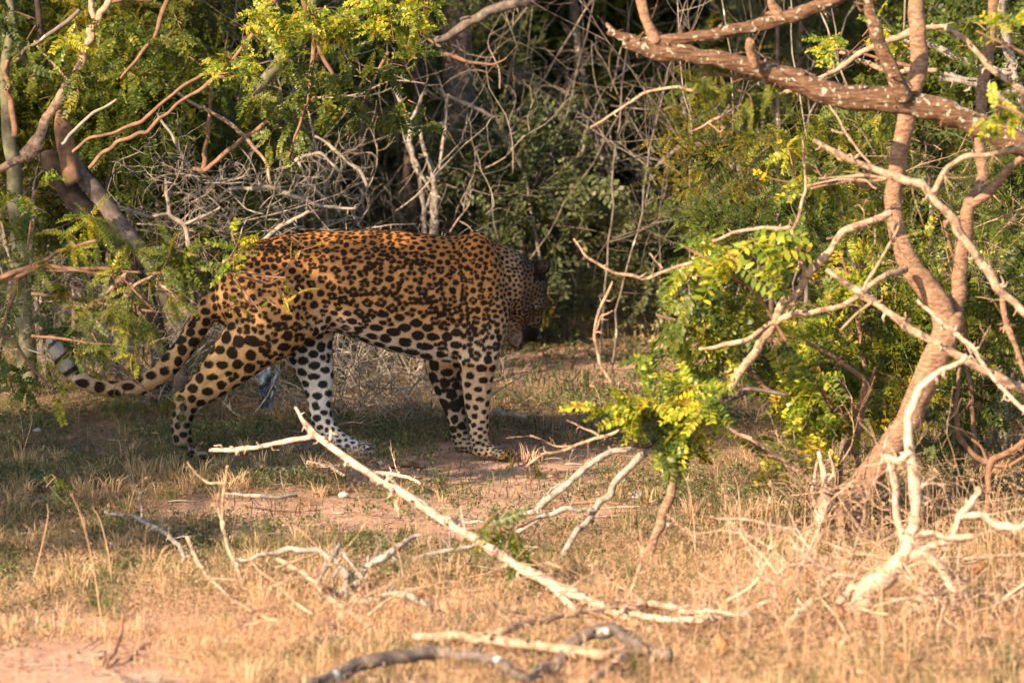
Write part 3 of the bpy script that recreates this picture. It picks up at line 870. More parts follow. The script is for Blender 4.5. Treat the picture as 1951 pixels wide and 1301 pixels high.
for k in range(1380):
    if k > 1150: x, y = rng.uniform(.55, 1.7), rng.uniform(11, 13.2)
    elif k < 620:   x, y = rng.uniform(.1, 1.9), rng.uniform(10.8, 13.4)
    elif k < 1000: x, y = rng.uniform(-1.7, 1.7), rng.uniform(10.2, 12.3)
    else: x, y = rng.uniform(-2.2, 2.4), rng.uniform(12, 17)
    if x < .6 and y < 13 and rng.random() < .5: continue
    if bare(np.array([x]), np.array([y]))[0] > .5 and rng.random() < .8: continue
    h = rng.uniform(.08, .28) if k > 1150 else rng.uniform(.05, .15) if k < 1000 else rng.uniform(.05, .13)
    straw(np.array([x, y, gz(x, y)]), h, rng.uniform(0, 6.28), abs(rng.normal(0, .45)), rng.random() < .6, rng.uniform(.0007, .0013), rng.uniform(.6, 1))
# single long stalks the photograph shows
for bx, by, tx, ty in [(195, 1190, 135, 940), (215, 1130, 175, 965), (735, 1230, 560, 1000), (1325, 1090, 1300, 900), (1410, 1060, 1395, 900), (1560, 1240, 1480, 1060), (1690, 1210, 1620, 1000), (1780, 1180, 1720, 980),
                       (1900, 1200, 1860, 960), (1850, 1120, 1780, 1000), (1460, 1120, 1380, 985), (60, 1120, 90, 960), (30, 900, 60, 790), (430, 1010, 300, 1060)]:
    g = Gh(bx, by); t = P(tx, ty, g[1] + .05)
    mb_pts = [g, g + (t - g) * .4 + np.array([.01, 0, .015]), g + (t - g) * .8 + np.array([.01, 0, .01]), t]
    tube(mb, mb_pts, [.0016, .0014, .001, .0006], sides=4, sub=3, tint=.9)
o = mb.build('tall_straw', M['grass'], smooth=False); tag(o, 'thin upright straw stalks with seed heads among the branches', 'straw', kind='stuff')

# litter: fallen leaflets and chips
mb = MB(); rng = np.random.default_rng(33)
n = 16000
x, y = scatter(n, 10, 21, 1.0, .4, rng)
base = np.stack([x, y, hgt(x, y) + .004 + rng.random(n) * .006], 1)
d = rng.normal(0, 1, (n, 3)) * np.array([1, 1, .25]); d /= np.linalg.norm(d, axis=1)[:, None]
e = np.cross(d, np.array([0, 0, 1.0]) + rng.normal(0, .3, (n, 3))); e /= np.linalg.norm(e, axis=1)[:, None]
L = rng.uniform(.004, .014, n)[:, None]
V = np.stack([base - d * L, base + e * L * .4 + [0, 0, .002], base + d * L, base - e * L * .4], 1).reshape(-1, 3)
mb.add(V, [np.arange(n * 4).reshape(-1, 4)], np.repeat(rng.random(n), 4))
o = mb.build('leaf_litter', M['dry_leaf'], smooth=False); tag(o, 'small brown fallen leaflets scattered over the soil', 'leaf litter', kind='stuff')
mb = MB(); n = 2600
x, y = scatter(n, 10.2, 19, 1.0, .3, rng)
kp = rng.random(n) < .15 + .85 * bare(x, y); x, y = x[kp], y[kp]
oct_ = np.array([[1, 0, 0], [0, 1, 0], [-1, 0, 0], [0, -1, 0], [0, 0, 1], [0, 0, -1]], float)
of = np.array([[0, 1, 4], [1, 2, 4], [2, 3, 4], [3, 0, 4], [1, 0, 5], [2, 1, 5], [3, 2, 5], [0, 3, 5]])
for a_, b_ in zip(x, y):
    s_ = rng.uniform(.002, .008) * rng.uniform(.5, 1.2, 3) * [1, 1, .6]
    mb.add((oct_ + rng.normal(0, .18, (6, 3))) * s_ + [a_, b_, gz(a_, b_) - .006], [of], rng.random())
M['pebble'] = bark_mat('pebble_stone', (.2, .13, .1), (.4, .28, .21), (.6, .5, .42), scale=60)
o = mb.build('pebbles', M['pebble'], smooth=False); tag(o, 'small pebbles and clods on the bare soil', 'pebbles', kind='stuff')
mb = MB()
for k in range(700):
    x, y = [float(a[0]) for a in scatter(1, 10.4, 19, 1.0, .3, rng)]
    L = rng.uniform(.03, .16); a = rng.uniform(0, 6.28); r = rng.uniform(.0012, .004)
    p = np.array([x, y, gz(x, y) + r + .004]); dd = np.array([math.cos(a), math.sin(a), rng.normal(0, .08)])
    tube(mb, [p, p + dd * L * .5 + rng.normal(0, .004, 3), p + dd * L], [r, r * .8, r * .4], sides=4, sub=2, tint=rng.random())
o = mb.build('twig_litter', M['deadtwig']); tag(o, 'short dead twigs lying scattered on the soil', 'twig litter', kind='stuff')
# ------------------------------------------------------------------ leaves
def pinnate(rng, pairs, length, ll, lw, droop=.25, fold=.3, quads=False):
    """a compound leaf along +X: rachis and paired oval leaflets"""
    mb = MB()
    def rp(t): return np.array([length * t, 0, -droop * length * t * t])
    tube(mb, [rp(t) for t in (0, .33, .66, 1)], [.0011, .0009, .0007, .0004], sides=3, sub=1, tint=.75)
    for k in range(pairs):
        t = .12 + .86 * k / max(pairs - 1, 1)
        for s in (-1, 1):
            p = rp(t + rng.uniform(-.015, .015))
            sz = (1 - .35 * abs(t - .5) * 1.4) * rng.uniform(.85, 1.1)
            d = unit([.32 + .25 * t + rng.normal(0, .1), s, rng.normal(-.05, .18)])
            n = unit(np.cross(d, [1, 0, 0]) * -s + rng.normal(0, .2, 3)); w = unit(np.cross(n, d))
            L, W = ll * sz, lw * sz
            t_ = np.clip(rng.normal(.42, .16), 0, .86)
            if quads:
                mb.add([p, p + d * L * .5 + w * W, p + d * L, p + d * L * .5 - w * W], [np.array([[0, 1, 2, 3]])], t_)
            else:
                up = n * W * fold
                mb.add([p, p + d * L * .28 + w * W * .85 + up, p + d * L * .68 + w * W * .9 + up, p + d * L - n * L * .06, p + d * L * .68 - w * W * .9 + up, p + d * L * .28 - w * W * .85 + up],
                       [np.array([[0, 1, 2, 5]]), np.array([[5, 2, 4]]), np.array([[2, 3, 4]])], t_)
    return mb
rl = np.random.default_rng(50)
LEAF = {'big': [pinnate(rl, 7, .105, .033, .0075, rl.uniform(.05, .5)).mesh('leaf') for _ in range(4)],
        'mid': [pinnate(rl, 10, .085, .019, .0048, rl.uniform(.05, .5)).mesh('leaf') for _ in range(4)],
        'fine': [pinnate(rl, 14, .075, .012, .0022, rl.uniform(.1, .5)).mesh('leaf') for _ in range(4)]}
def leafset(kind, mat):
    out = []
    for me in LEAF[kind]:
        m2 = me.copy(); m2.materials.clear(); m2.materials.append(M[mat]); out.append(m2)
    return out
LS = {(k, m): leafset(k, m) for k in LEAF for m in ('leaf_dark', 'leaf_mid', 'leaf_yellow')}

def orient(d, n):
    """rotation taking +X to d with +Z near n"""
    d = unit(d); y = unit(np.cross(n, d)); z = np.cross(d, y)
    return Matrix(((d[0], y[0], z[0]), (d[1], y[1], z[1]), (d[2], y[2], z[2]))).to_euler()

def leafy_cluster(parent, rng, cx, cy, rx, ry, Y, n, kind, mat, anchor=None, depth=.18, scale=1.0, wood='brown', ntw=None, droop=.3, facing=.5):
    """thin leafy twigs fanning through an ellipsoid; every compound leaf is a child of parent"""
    ntw = ntw or max(2, n // 9)
    c = P(cx, cy, Y); R = np.array([rx * Y / FPX, depth, ry * Y / FPX])
    an = P(*anchor) if anchor else c + np.array([0, .05, -R[2]])
    meshes = LS[(kind, mat)]
    per = max(1, n // ntw)
    mb = MB()
    for k in range(ntw):
        u = rng.normal(0, 1, 3); u = u / np.linalg.norm(u) * rng.uniform(.35, 1) ** .6
        tgt = c + u * R
        s0 = an + (c - an) * rng.uniform(0, .6) + rng.normal(0, .015, 3)
        mid = (s0 + tgt) / 2 + rng.normal(0, .02, 3) + np.array([0, 0, .02])
        s = spline(np.array([s0, mid, tgt]), 5)
        tube(mb, [s0, mid, tgt], [.0024, .0017, .0008], sides=4, sub=4, tint=rng.random())
        for q in range(per):
            t = rng.uniform(.3, 1.0) * (len(s) - 1); i = min(int(t), len(s) - 2)
            p = s[i] + (s[i + 1] - s[i]) * (t - i)
            dr = unit(s[i + 1] - s[i])
            d = unit(dr * .6 + rng.normal(0, .75, 3) * np.array([1, .8, .7]) + np.array([0, 0, -droop * .5]))
            nn = unit(np.array([-.25, -.45 * facing * 2, .7]) + rng.normal(0, .35, 3))
            link('leaf', meshes[rng.integers(0, 4)], parent, loc=p, rot=orient(d, nn), scale=float(scale * rng.uniform(.65, 1.15)))
    tw = mb.build('twig', M[wood], parent)
    return tw

def path3(pts, Y, kink=True):
    """(x, y, r[, Y]) in pixels -> points and radii in metres"""
    c = []; r = []
    for p in pts:
        d = p[3] if len(p) > 3 else Y
        c.append(P(p[0], p[1], d)); r.append(p[2] * d / FPX * .82)
    if kink and len(c) > 1:
        rk = np.random.default_rng(int(abs(pts[0][0] * 7 + pts[0][1])) + len(pts))
        c2 = [c[0]]; r2 = [r[0]]
        for i in range(len(c) - 1):
            a, b = c[i], c[i + 1]; L = np.linalg.norm(b - a)
            nk = 2 if L > .09 else 1
            for q in range(nk):
                t = (q + 1) / (nk + 1) + rk.uniform(-.1, .1); rr_ = r[i] * (1 - t) + r[i + 1] * t
                c2.append(a + (b - a) * t + rk.normal(0, 1, 3) * min(rr_ * .42, L * .05) * kink); r2.append(rr_ * rk.uniform(.86, 1.12))
            c2.append(b); r2.append(r[i + 1])
        c, r = c2, r2
    return c, r

def spurs(mb, c, r, rng, dens=26, tint=.5):
    L = np.linalg.norm(np.diff(c, axis=0), axis=1).sum()
    for k in range(int(L * dens)):
        i = rng.integers(1, len(c) - 1); T = unit(c[i + 1] - c[i - 1])
        d = rng.normal(0, 1, 3); d = unit(d - T * d.dot(T) + T * rng.uniform(-.2, .9))
        rr_ = min(r[i] * rng.uniform(.2, .5), .004); ln = rng.uniform(.006, .026)
        tube(mb, [c[i], c[i] + d * (r[i] + ln * .5), c[i] + unit(d + rng.normal(0, .3, 3)) * (r[i] + ln)], [rr_ * 1.4, rr_, rr_ * .5], sides=4, sub=1, tint=tint)

def branch(name, label, cat, mat, Y, main, subs=(), kink=.6, twig_n=0, twig_len=.12, seed=1, group=None, wig=.004, knob=.5, sides=8, sub=4, rough=.05, main_part=None, twig_r=.0016, twig_depth=1, up=0):
    """one limb as a thing; side limbs and twigs are its parts"""
    rng = np.random.default_rng(seed)
    c, r = path3(main, Y, kink)
    mb = MB(); cc, rr = tube(mb, c, r, sides=sides, sub=sub, wig=wig, knob=knob, seed=seed, rough=rough, tint=.5)
    spurs(mb, cc, rr, rng)
    if main_part:
        root = bpy.data.objects.new(name, None); COL.objects.link(root)
        mb.build(main_part, M[mat], root)
    else:
        root = mb.build(name, M[mat])
    tag(root, label, cat, group)
    lines = [cc]
    for s in subs:
        m2 = mat; nm = 'side_branch'; ro2 = rough
        if isinstance(s, tuple) and isinstance(s[0], str): nm, m2, s = s
        if len(s[0]) > 3 or True:
            c2, r2 = path3(s, Y, kink)
            mb = MB(); k2, _ = tube(mb, c2, r2, sides=max(5, sides - 2) if not rough else sides, sub=sub, wig=wig, knob=knob, seed=seed + 3, rough=ro2, tint=.5)
            spurs(mb, k2, _, rng)
            mb.build(nm, M[m2], root); lines.append(k2)
    for k in range(twig_n):
        ln = lines[rng.integers(0, len(lines))]
        i = rng.integers(len(ln) // 6, len(ln) - 1)
        d = unit(unit(ln[i] - ln[i - 1]) * .5 + rng.normal(0, 1, 3) * np.array([1, .6, 1]) + [0, 0, up])
        mb = MB(); twigs(mb, rng, ln[i], d, twig_len * rng.uniform(.4, 1.3), twig_r * rng.uniform(.7, 1.3), twig_depth, 2, .3, 0, 4)
        mb.build('twig', M[mat], root)
    return root

# ------------------------------------------------------------------ the right-hand tree
def gY(x, y): return float(G(x, y)[1])
R_ = 'right_tree'
tree = bpy.data.objects.new('tree', None); COL.objects.link(tree)
tag(tree, 'smooth tan barked tree with a crooked forked trunk, on the right beside the bleached snag', 'tree')
def part_tube(parent, name, mat, Y, pts, **kw):
    c, r = path3(pts, Y, kw.get('sides', 6) < 13); mb = MB(); k, _ = tube(mb, c, r, **kw); o = mb.build(name, M[mat], parent); return k
kw = dict(sides=26, sub=14, wig=.006, rough=.11, knob=.16)
part_tube(tree, 'trunk', 'trunk', 13.05, [(1655, 1075, 40), (1640, 1035, 36), (1616, 975, 34), (1655, 905, 33), (1718, 820, 30), (1765, 722, 32), (1802, 635, 33), (1812, 600, 27)], seed=3, **kw)
k1 = part_tube(tree, 'limb', 'trunk', 13.05, [(1803, 640, 26), (1788, 575, 28), (1745, 522, 26), (1716, 452, 21), (1703, 380, 20), (1711, 300, 20), (1730, 210, 21), (1752, 120, 21), (1748, 40, 19), (1738, -60, 17), (1700, -260, 15), (1640, -520, 12)], seed=4, **kw)
k2 = part_tube(tree, 'limb', 'trunk', 13.1, [(1806, 640, 24), (1826, 545, 18), (1838, 452, 16), (1842, 400, 15), (1868, 340, 13, 13.2), (1866, 250, 13, 13.25), (1880, 120, 13, 13.3), (1895, 0, 12, 13.3), (1905, -200, 10, 13.3)], seed=5, **kw)
part_tube(tree, 'branch', 'trunk', 13.1, [(1842, 402, 12), (1890, 360, 11), (1925, 320, 9), (1980, 270, 8)], seed=6, sides=10, sub=5, wig=.003)
part_tube(tree, 'branch', 'pale', 13.0, [(1698, 405, 9, 12.98), (1650, 425, 9, 12.95), (1606, 447, 9, 12.92), (1540, 520, 9.5, 12.9), (1482, 600, 10, 12.9), (1442, 668, 10, 12.9), (1392, 735, 10, 12.9), (1330, 775, 9, 12.9), (1275, 825, 9, 12.88)], seed=7, sides=12, sub=6, wig=.004, knob=.6)
part_tube(tree, 'branch', 'greylight', 12.88, [(1275, 825, 9), (1220, 868, 9), (1172, 918, 9), (1132, 975, 8.5), (1075, 1050, 8, 12.8), (1022, 1105, 7, 12.72)], seed=8, sides=12, sub=6, wig=.004, knob=.6)
part_tube(tree, 'branch', 'pale', 12.9, [(1724, 514, 9, 12.98), (1690, 520, 7, 12.9), (1625, 570, 7, 12.85), (1565, 590, 7, 12.85), (1490, 606, 8, 12.88), (1475, 615, 6, 12.9)], seed=9, sides=10, sub=6, wig=.003)
part_tube(tree, 'branch', 'pale', 12.9, [(1478, 612, 7), (1430, 645, 6), (1380, 655, 6), (1332, 665, 4)], seed=10, sides=8, sub=6, wig=.002)
part_tube(tree, 'branch', 'trunk', 12.88, [(1385, 740, 6), (1340, 790, 9), (1310, 850, 10, 12.85), (1285, 910, 11, 12.8), (1262, 980, 11, 12.75), (1240, 1050, 11, 12.7), (1213, 1125, 9, 12.55)], seed=12, sides=10, sub=6, wig=.004)

part_tube(tree, 'branch', 'trunk', 13.05, [(1702, 395, 5), (1650, 430, 4), (1575, 455, 3)], seed=13, sides=6, sub=5, wig=.003)
part_tube(tree, 'branch', 'trunk', 13.05, [(1708, 330, 5), (1670, 345, 4), (1620, 345, 3), (1545, 360, 3)], seed=14, sides=6, sub=5, wig=.003)

limb = branch('dead_limb', 'thick rough dead limb with white lichen patches reaching across the upper right of the tree', 'dead limb', 'lichen', 12.75,
    [(1188, 82, 11), (1240, 96, 20), (1310, 103, 19), (1400, 118, 20), (1480, 142, 23), (1540, 165, 26), (1610, 188, 28), (1700, 192, 31), (1790, 205, 31), (1860, 235, 30), (1960, 278, 29), (2060, 310, 28, 12.8), (2260, 420, 30, 12.9), (2520, 900, 34, 12.95), (2600, 1075, 40, 12.95)],
    subs=[[(1155, 45, 4), (1180, 68, 8), (1215, 84, 14), (1290, 76, 14), (1360, 68, 14), (1440, 50, 16), (1520, 28, 17), (1590, 0, 15), (1680, -60, 13)],
          ('side_branch', 'trunk', [(1250, 78, 17), (1236, 45, 12), (1222, 0, 12), (1205, -70, 10)]),
          ('side_branch', 'lichen', [(1160, 60, 9), (1200, 72, 10), (1240, 88, 12)]),
          ('side_branch', 'trunk', [(1487, 38, 15), (1470, 5, 10), (1455, -60, 8)]),
          ('side_branch', 'trunk', [(1440, 125, 11, 12.7), (1432, 95, 12, 12.68), (1430, 78, 9, 12.66)]),
          [(1722, 188, 22, 12.72), (1695, 130, 18, 12.7), (1668, 65, 17, 12.68), (1645, -30, 14, 12.68), (1620, -140, 12, 12.68)]],
    sides=22, sub=6, rough=.26, seed=21, main_part='stem', knob=.12, kink=.3, wig=.003, twig_n=7, twig_len=.14)
rp = np.random.default_rng(5)

# ------------------------------------------------------------------ bare branches in front, right
branch('bare_branch', 'pale bare branch with a broken pointed tip crossing high in front of the forked trunk', 'branch', 'pale', 12.45,
    [(1550, 268, 5), (1602, 297, 8), (1700, 336, 10), (1757, 351, 10), (1800, 400, 9.5), (1852, 472, 10), (1900, 548, 10), (1962, 606, 10), (2080, 700, 12), (2300, 1000, 14)],
    subs=[[(1777, 366, 7), (1800, 322, 7), (1842, 296, 7), (1900, 290, 6), (1960, 276, 6)], [(1690, 340, 4), (1640, 335, 4), (1560, 340, 2)]], twig_n=10, twig_len=.11, seed=31)
branch('bare_branch', 'pale bare branch running down to the right across the trunk just below its fork', 'branch', 'pale', 12.35,
    [(1575, 514, 6), (1640, 560, 9), (1702, 603, 9), (1800, 664, 9), (1880, 706, 10), (1962, 746, 11), (2100, 830, 12), (2200, 1120, 12)],
    subs=[[(1640, 558, 4), (1662, 520, 4), (1690, 470, 3), (1712, 430, 2)], [(1660, 575, 4), (1620, 610, 3), (1600, 630, 2)]], twig_n=5, twig_len=.09, seed=32)
branch('bare_branch', 'thin whitish bare branch rising across the trunk fork from lower right', 'branch', 'snag', 12.2,
    [(1748, 572, 3), (1800, 618, 6), (1852, 662, 6), (1880, 702, 5), (1960, 800, 5), (2050, 1140, 6)], twig_n=2, seed=33)
branch('dead_branch', 'reddish brown bent branch with a broken forked end among the right shrub leaves', 'branch', 'brown', 13.3,
    [(1535, 652, 4), (1600, 690, 6), (1646, 728, 8), (1640, 775, 9), (1632, 820, 9), (1605, 875, 8), (1590, 950, 7), (1600, 1010, 7)],
    subs=[[(1630, 810, 7), (1655, 745, 6), (1668, 700, 3)], [(1632, 790, 5), (1605, 740, 4), (1590, 705, 2)]], twig_n=4, seed=34)
branch('bare_branch', 'greyish bare branch forking at the far right edge behind the dry grass', 'branch', 'brown', 13.2,
    [(1862, 1040, 7), (1885, 960, 8), (1893, 880, 9), (1935, 855, 8), (1990, 820, 8)],
    subs=[[(1893, 885, 7), (1860, 868, 7), (1830, 835, 7), (1822, 780, 6), (1828, 700, 4)], [(1892, 885, 5), (1925, 885, 5), (1960, 862, 5)], [(1890, 900, 4), (1870, 850, 3), (1830, 815, 3)]], twig_n=6, seed=35)
branch('bare_branch', 'slender bare branch hanging straight at the right edge near the trunk fork', 'branch', 'trunk', 12.6,
    [(1908, 560, 7), (1920, 625, 7), (1950, 700, 7), (2000, 800, 8), (2060, 1100, 8)], twig_n=2, seed=36)
branch('bare_branch', 'pale stick leaning up left from the dry scrub below the right shrub', 'branch', 'pale', 12.9,
    [(1372, 808, 3), (1420, 832, 6), (1480, 868, 6), (1530, 902, 6), (1562, 930, 5), (1590, 935, 3), (1640, 1010, 4), (1690, 1080, 5)], twig_n=3, seed=37)
branch('dead_sapling', 'short flaking dead stem standing left of the crooked trunk base', 'dead sapling', 'snag', 12.9,
    [(1556, 1050, 6), (1562, 990, 8), (1570, 940, 9), (1566, 890, 7), (1560, 860, 4)], subs=[[(1560, 1000, 6), (1548, 930, 5), (1558, 880, 3)], [(1568, 930, 5), (1590, 900, 4), (1580, 860, 2)]], twig_n=3, seed=38)
tree_side = branch('bare_branch', 'pale straight branch angled up to the upper right behind the lichen covered limb', 'branch', 'pale', 13.2,
    [(1470, 188, 5), (1530, 165, 6), (1600, 130, 6), (1660, 92, 7), (1740, 55, 7), (1800, 50, 6)], subs=[[(1800, 50, 6), (1850, 90, 7), (1900, 140, 8), (1980, 190, 8)], [(1785, 135, 6, 13.4), (1700, 140, 6, 13.4), (1600, 100, 5, 13.4)]], twig_n=6, seed=39)
branch('bare_branch', 'grey lichen spotted branch slanting behind the upper right trunk', 'branch', 'greylight', 13.7,
    [(1900, -40, 10), (1915, 60, 10), (1930, 140, 9), (1960, 220, 9), (2010, 420, 10), (2060, 1000, 12)], subs=[[(1930, 140, 7), (1870, 130, 8), (1800, 100, 8), (1720, 75, 6)], [(1960, 230, 6), (1880, 170, 8), (1800, 140, 6)], [(1790, 150, 6), (1850, 160, 7), (1900, 180, 6), (1990, 170, 6)]], twig_n=10, seed=40)
tt = [('thin yellowish bare twig sweeping down in front of the leopard head', 12.7, [(1093, 455, 2), (1118, 490, 3.2), (1170, 520, 3.6), (1230, 531, 4), (1272, 515, 4), (1320, 500, 4)], [[(1262, 512, 3), (1248, 498, 2.5), (1238, 482, 1.5)]]),
      ('upright forked bare twig standing right of the leopard head', 12.8, [(1165, 730, 4), (1145, 695, 4), (1133, 640, 4), (1142, 590, 4), (1162, 548, 3), (1167, 536, 2)], [[(1134, 632, 3.5), (1145, 604, 3), (1168, 592, 2)]]),
      ('long pale twig reaching left from the tuft of leaves under the dead limb', 12.75, [(1125, 243, 2), (1148, 230, 3), (1185, 205, 3.5), (1230, 176, 3.5), (1290, 167, 4), (1335, 178, 5)], []),
      ('pale elbow shaped twig above the yellow leaved shrub', 12.9, [(1358, 460, 4), (1395, 443, 4.5), (1440, 434, 5), (1507, 434, 5), (1520, 480, 5.5), (1531, 515, 5), (1520, 560, 5), (1500, 600, 5)], [[(1510, 436, 4), (1525, 395, 4), (1536, 360, 4), (1530, 300, 3), (1528, 258, 2)], [(1536, 355, 3), (1600, 343, 3), (1650, 345, 3), (1670, 360, 3)]]),
      ('forked bare twig with a curled end right of the leaf tuft under the dead limb', 12.8, [(1312, 252, 2), (1340, 240, 3), (1372, 222, 3.5), (1412, 198, 3.5)], [[(1350, 236, 2), (1372, 252, 2), (1384, 240, 1.5)]]),
      ('thin bare twig with hooked side shoot right of the yellow flowers', 12.7, [(1580, 200, 2.5), (1610, 250, 3), (1640, 290, 3), (1675, 330, 3)], [[(1618, 258, 2.5), (1585, 247, 2)]])]
for i, (lb, Y, mn, sb) in enumerate(tt):
    branch('bare_twig', lb, 'twig', 'pale', Y, mn, sb, seed=60 + i, knob=.3, wig=.002, sides=6)

# ------------------------------------------------------------------ bleached snag, bottom right
branch('dead_snag', 'bleached knotty snag of dead wood standing in the sunlit grass at lower right', 'snag', 'snag', 11.75,
    [(1838, 676, 4.4), (1800, 705, 7.9), (1758, 742, 9.7), (1736, 795, 10.6), (1736, 870, 12.3), (1738, 935, 15.8), (1742, 1000, 15.8), (1722, 1050, 19.4), (1690, 1092, 23.8), (1652, 1118, 22.9), (1640, 1150, 20.2), (1646, 1180, 15.8)],
    subs=[[(1718, 1040, 7.9), (1708, 960, 7.9), (1702, 890, 7.0), (1690, 875, 4.4)], [(1738, 862, 7.0), (1715, 880, 7.9), (1692, 874, 7.0), (1680, 868, 4.4)], [(1738, 940, 9.7), (1755, 935, 9.7), (1766, 925, 4.4)],
          [(1715, 1060, 13.2), (1765, 1060, 12.3), (1790, 1080, 12.3), (1818, 1130, 10.6), (1820, 1190, 9.7), (1798, 1232, 9.7), (1780, 1270, 9.7), (1742, 1310, 9.7)],
          [(1722, 1030, 7.0), (1770, 1020, 7.9), (1830, 1020, 7.0), (1868, 1020, 4.4)], [(1820, 1020, 7.0), (1828, 980, 7.9), (1850, 955, 7.9), (1862, 928, 6.2)],
          [(1828, 982, 7.9), (1870, 982, 7.9), (1905, 1005, 9.7), (1940, 1012, 9.7), (1975, 985, 7.0)], [(1650, 1118, 13.2), (1625, 1120, 12.3), (1600, 1145, 9.7), (1585, 1165, 3.5)],
          [(1815, 1150, 7.0), (1850, 1140, 7.0), (1890, 1130, 6.2), (1905, 1132, 3.5)], [(1893, 1130, 4.4), (1908, 1155, 4.4), (1918, 1180, 3.5)],
          [(1800, 1228, 6.2), (1830, 1205, 6.2), (1850, 1205, 4.4), (1866, 1228, 3.5)], [(1645, 1150, 12.3), (1600, 1165, 7.9), (1582, 1163, 3.5)], [(1700, 1090, 9.7), (1740, 1060, 9.7), (1790, 1035, 7.9), (1815, 1030, 4.4)]],
    twig_n=60, twig_len=.10, twig_r=.0022, seed=71, wig=.008, knob=1.0, main_part='stem', rough=.12, sides=12)
branch('fallen_branch', 'straight pale pole lying from the bottom edge up towards the snag', 'branch', 'snag', 11.6,
    [(1330, 1330, 8, 11.3), (1400, 1265, 8, 11.4), (1450, 1225, 9, 11.5), (1500, 1190, 9, 11.6), (1548, 1148, 8, 11.7)], subs=[[(1462, 1218, 4, 11.5), (1500, 1240, 4, 11.5), (1530, 1250, 3, 11.5)], [(1420, 1250, 3, 11.4), (1430, 1180, 3, 11.5), (1405, 1140, 2, 11.5)]], twig_n=5, seed=72)
branch('fallen_branch', 'long pale twiggy branch lying across the grass behind the snag', 'branch', 'pale', 12.3,
    [(1355, 985, 3), (1430, 990, 4), (1520, 1010, 4), (1600, 1045, 5), (1700, 1065, 6), (1820, 1068, 6), (1960, 1055, 6)], subs=[[(1555, 1050, 5), (1530, 1060, 5), (1490, 1090, 4), (1480, 1120, 3)], [(1600, 1060, 4), (1640, 1120, 4), (1660, 1170, 3)]], twig_n=12, twig_len=.15, seed=73)
branch('fallen_branch', 'dark shaded branch arching under the snag at lower right', 'branch', 'dark', 12.05,
    [(1700, 1140, 5), (1735, 1150, 6), (1752, 1190, 6), (1770, 1225, 5, 11.8)], subs=[[(1690, 1150, 5), (1720, 1190, 6), (1760, 1240, 5, 11.8)]], twig_n=3, seed=74)

# ------------------------------------------------------------------ sticks in the sunlit foreground
def onG(x, y, r, dz=None):
    """a point of a stick that rests on the ground: its radius above the soil"""
    g = G(x, y); rr = r * g[1] / FPX + .04
    return (x, y, r, float(G(x, y, rr + gz(g[0], g[1]))[1]))
branch('fallen_branch', 'long straight sunlit stick slanting from the grass up to the leopard hind paw', 'branch', 'snag', 12.0,
    [(562, 776, 3, 12.7), (575, 798, 5, 12.68), (600, 828, 8, 12.65), (700, 900, 8, 12.5), (800, 963, 9, 12.35), (870, 1008, 10, 12.25), (960, 1060, 11, 12.1), (1050, 1112, 12, 11.95), (1150, 1157, 12, 11.8), (1270, 1218, 8, 11.62)],
    subs=[[(602, 828, 7, 12.65), (560, 836, 6, 12.7), (510, 847, 6, 12.75), (450, 856, 6, 12.8), (400, 858, 4, 12.85)], [(1050, 1116, 8, 11.93), (1095, 1160, 9, 11.85), (1140, 1198, 9, 11.75)],
          [(740, 925, 3, 12.4), (752, 948, 2.5, 12.4), (760, 985, 2, 12.4)], [(888, 1015, 3, 12.2), (880, 985, 2.5, 12.2), (878, 965, 2, 12.2)], [(628, 838, 4, 12.6), (630, 826, 4, 12.6), (630, 818, 2, 12.6)]],
    kink=.35, twig_n=14, twig_len=.022, twig_r=.004, twig_depth=0, seed=81, knob=.9, wig=.002, sides=10)
branch('fallen_branch', 'dark grey crooked log lying along the bottom edge of the sunlit grass', 'log', 'grey', 11.3,
    [onG(560, 1330, 16), onG(610, 1300, 16), onG(680, 1268, 17), onG(760, 1252, 18), onG(830, 1243, 15), onG(900, 1248, 14), onG(945, 1255, 13), onG(975, 1280, 12), onG(1000, 1294, 11), (1045, 1270, 13, 11.05), (1080, 1232, 15, 11.1), (1130, 1203, 16, 11.15), (1165, 1196, 17, 11.15), (1200, 1215, 16, 11.15), (1235, 1238, 15, 11.15), onG(1278, 1245, 13)],
    subs=[[(845, 1240, 9, 11.4), (860, 1215, 7, 11.5), (850, 1190, 4, 11.55)], [(640, 1282, 9, 11.3), (700, 1235, 7, 11.45), (640, 1218, 6, 11.5), (600, 1222, 5, 11.5)]], twig_n=6, seed=82, sides=14, sub=5, rough=.12, knob=.3, wig=.006, kink=.6, main_part='stem')
branch('fallen_branch', 'thick pale brown log lying behind the dark crooked log in the foreground', 'log', 'pale', 11.6,
    [onG(790, 1212, 8), onG(850, 1212, 11), onG(920, 1216, 12), onG(1000, 1226, 13), onG(1080, 1238, 13), onG(1150, 1246, 13), onG(1230, 1240, 10)], subs=[[onG(1190, 1245, 8), onG(1160, 1270, 9), onG(1120, 1300, 9), onG(1090, 1330, 9)]], twig_n=3, seed=83, sides=12, sub=8, rough=.1, main_part='stem')
branch('fallen_branch', 'whitish weathered branch lying flat in the grass right of the long stick', 'branch', 'snag', 11.8,
    [onG(1200, 1170, 6), onG(1260, 1178, 8), onG(1330, 1180, 8), onG(1380, 1172, 8), onG(1430, 1165, 6)], subs=[[onG(1180, 1168, 7), onG(1230, 1150, 8), onG(1275, 1150, 7), onG(1300, 1165, 6), onG(1360, 1160, 5)]], twig_n=5, seed=84, main_part='stem', knob=.8, wig=.008)
branch('fallen_branch', 'long pale branch lying from the log towards the left base of the long stick', 'branch', 'pale', 11.8,
    [onG(900, 1206, 5), onG(960, 1200, 9), onG(1010, 1190, 8), onG(1060, 1178, 7), onG(1110, 1165, 6), onG(1180, 1160, 5)], twig_n=4, seed=85, knob=.8, wig=.008)
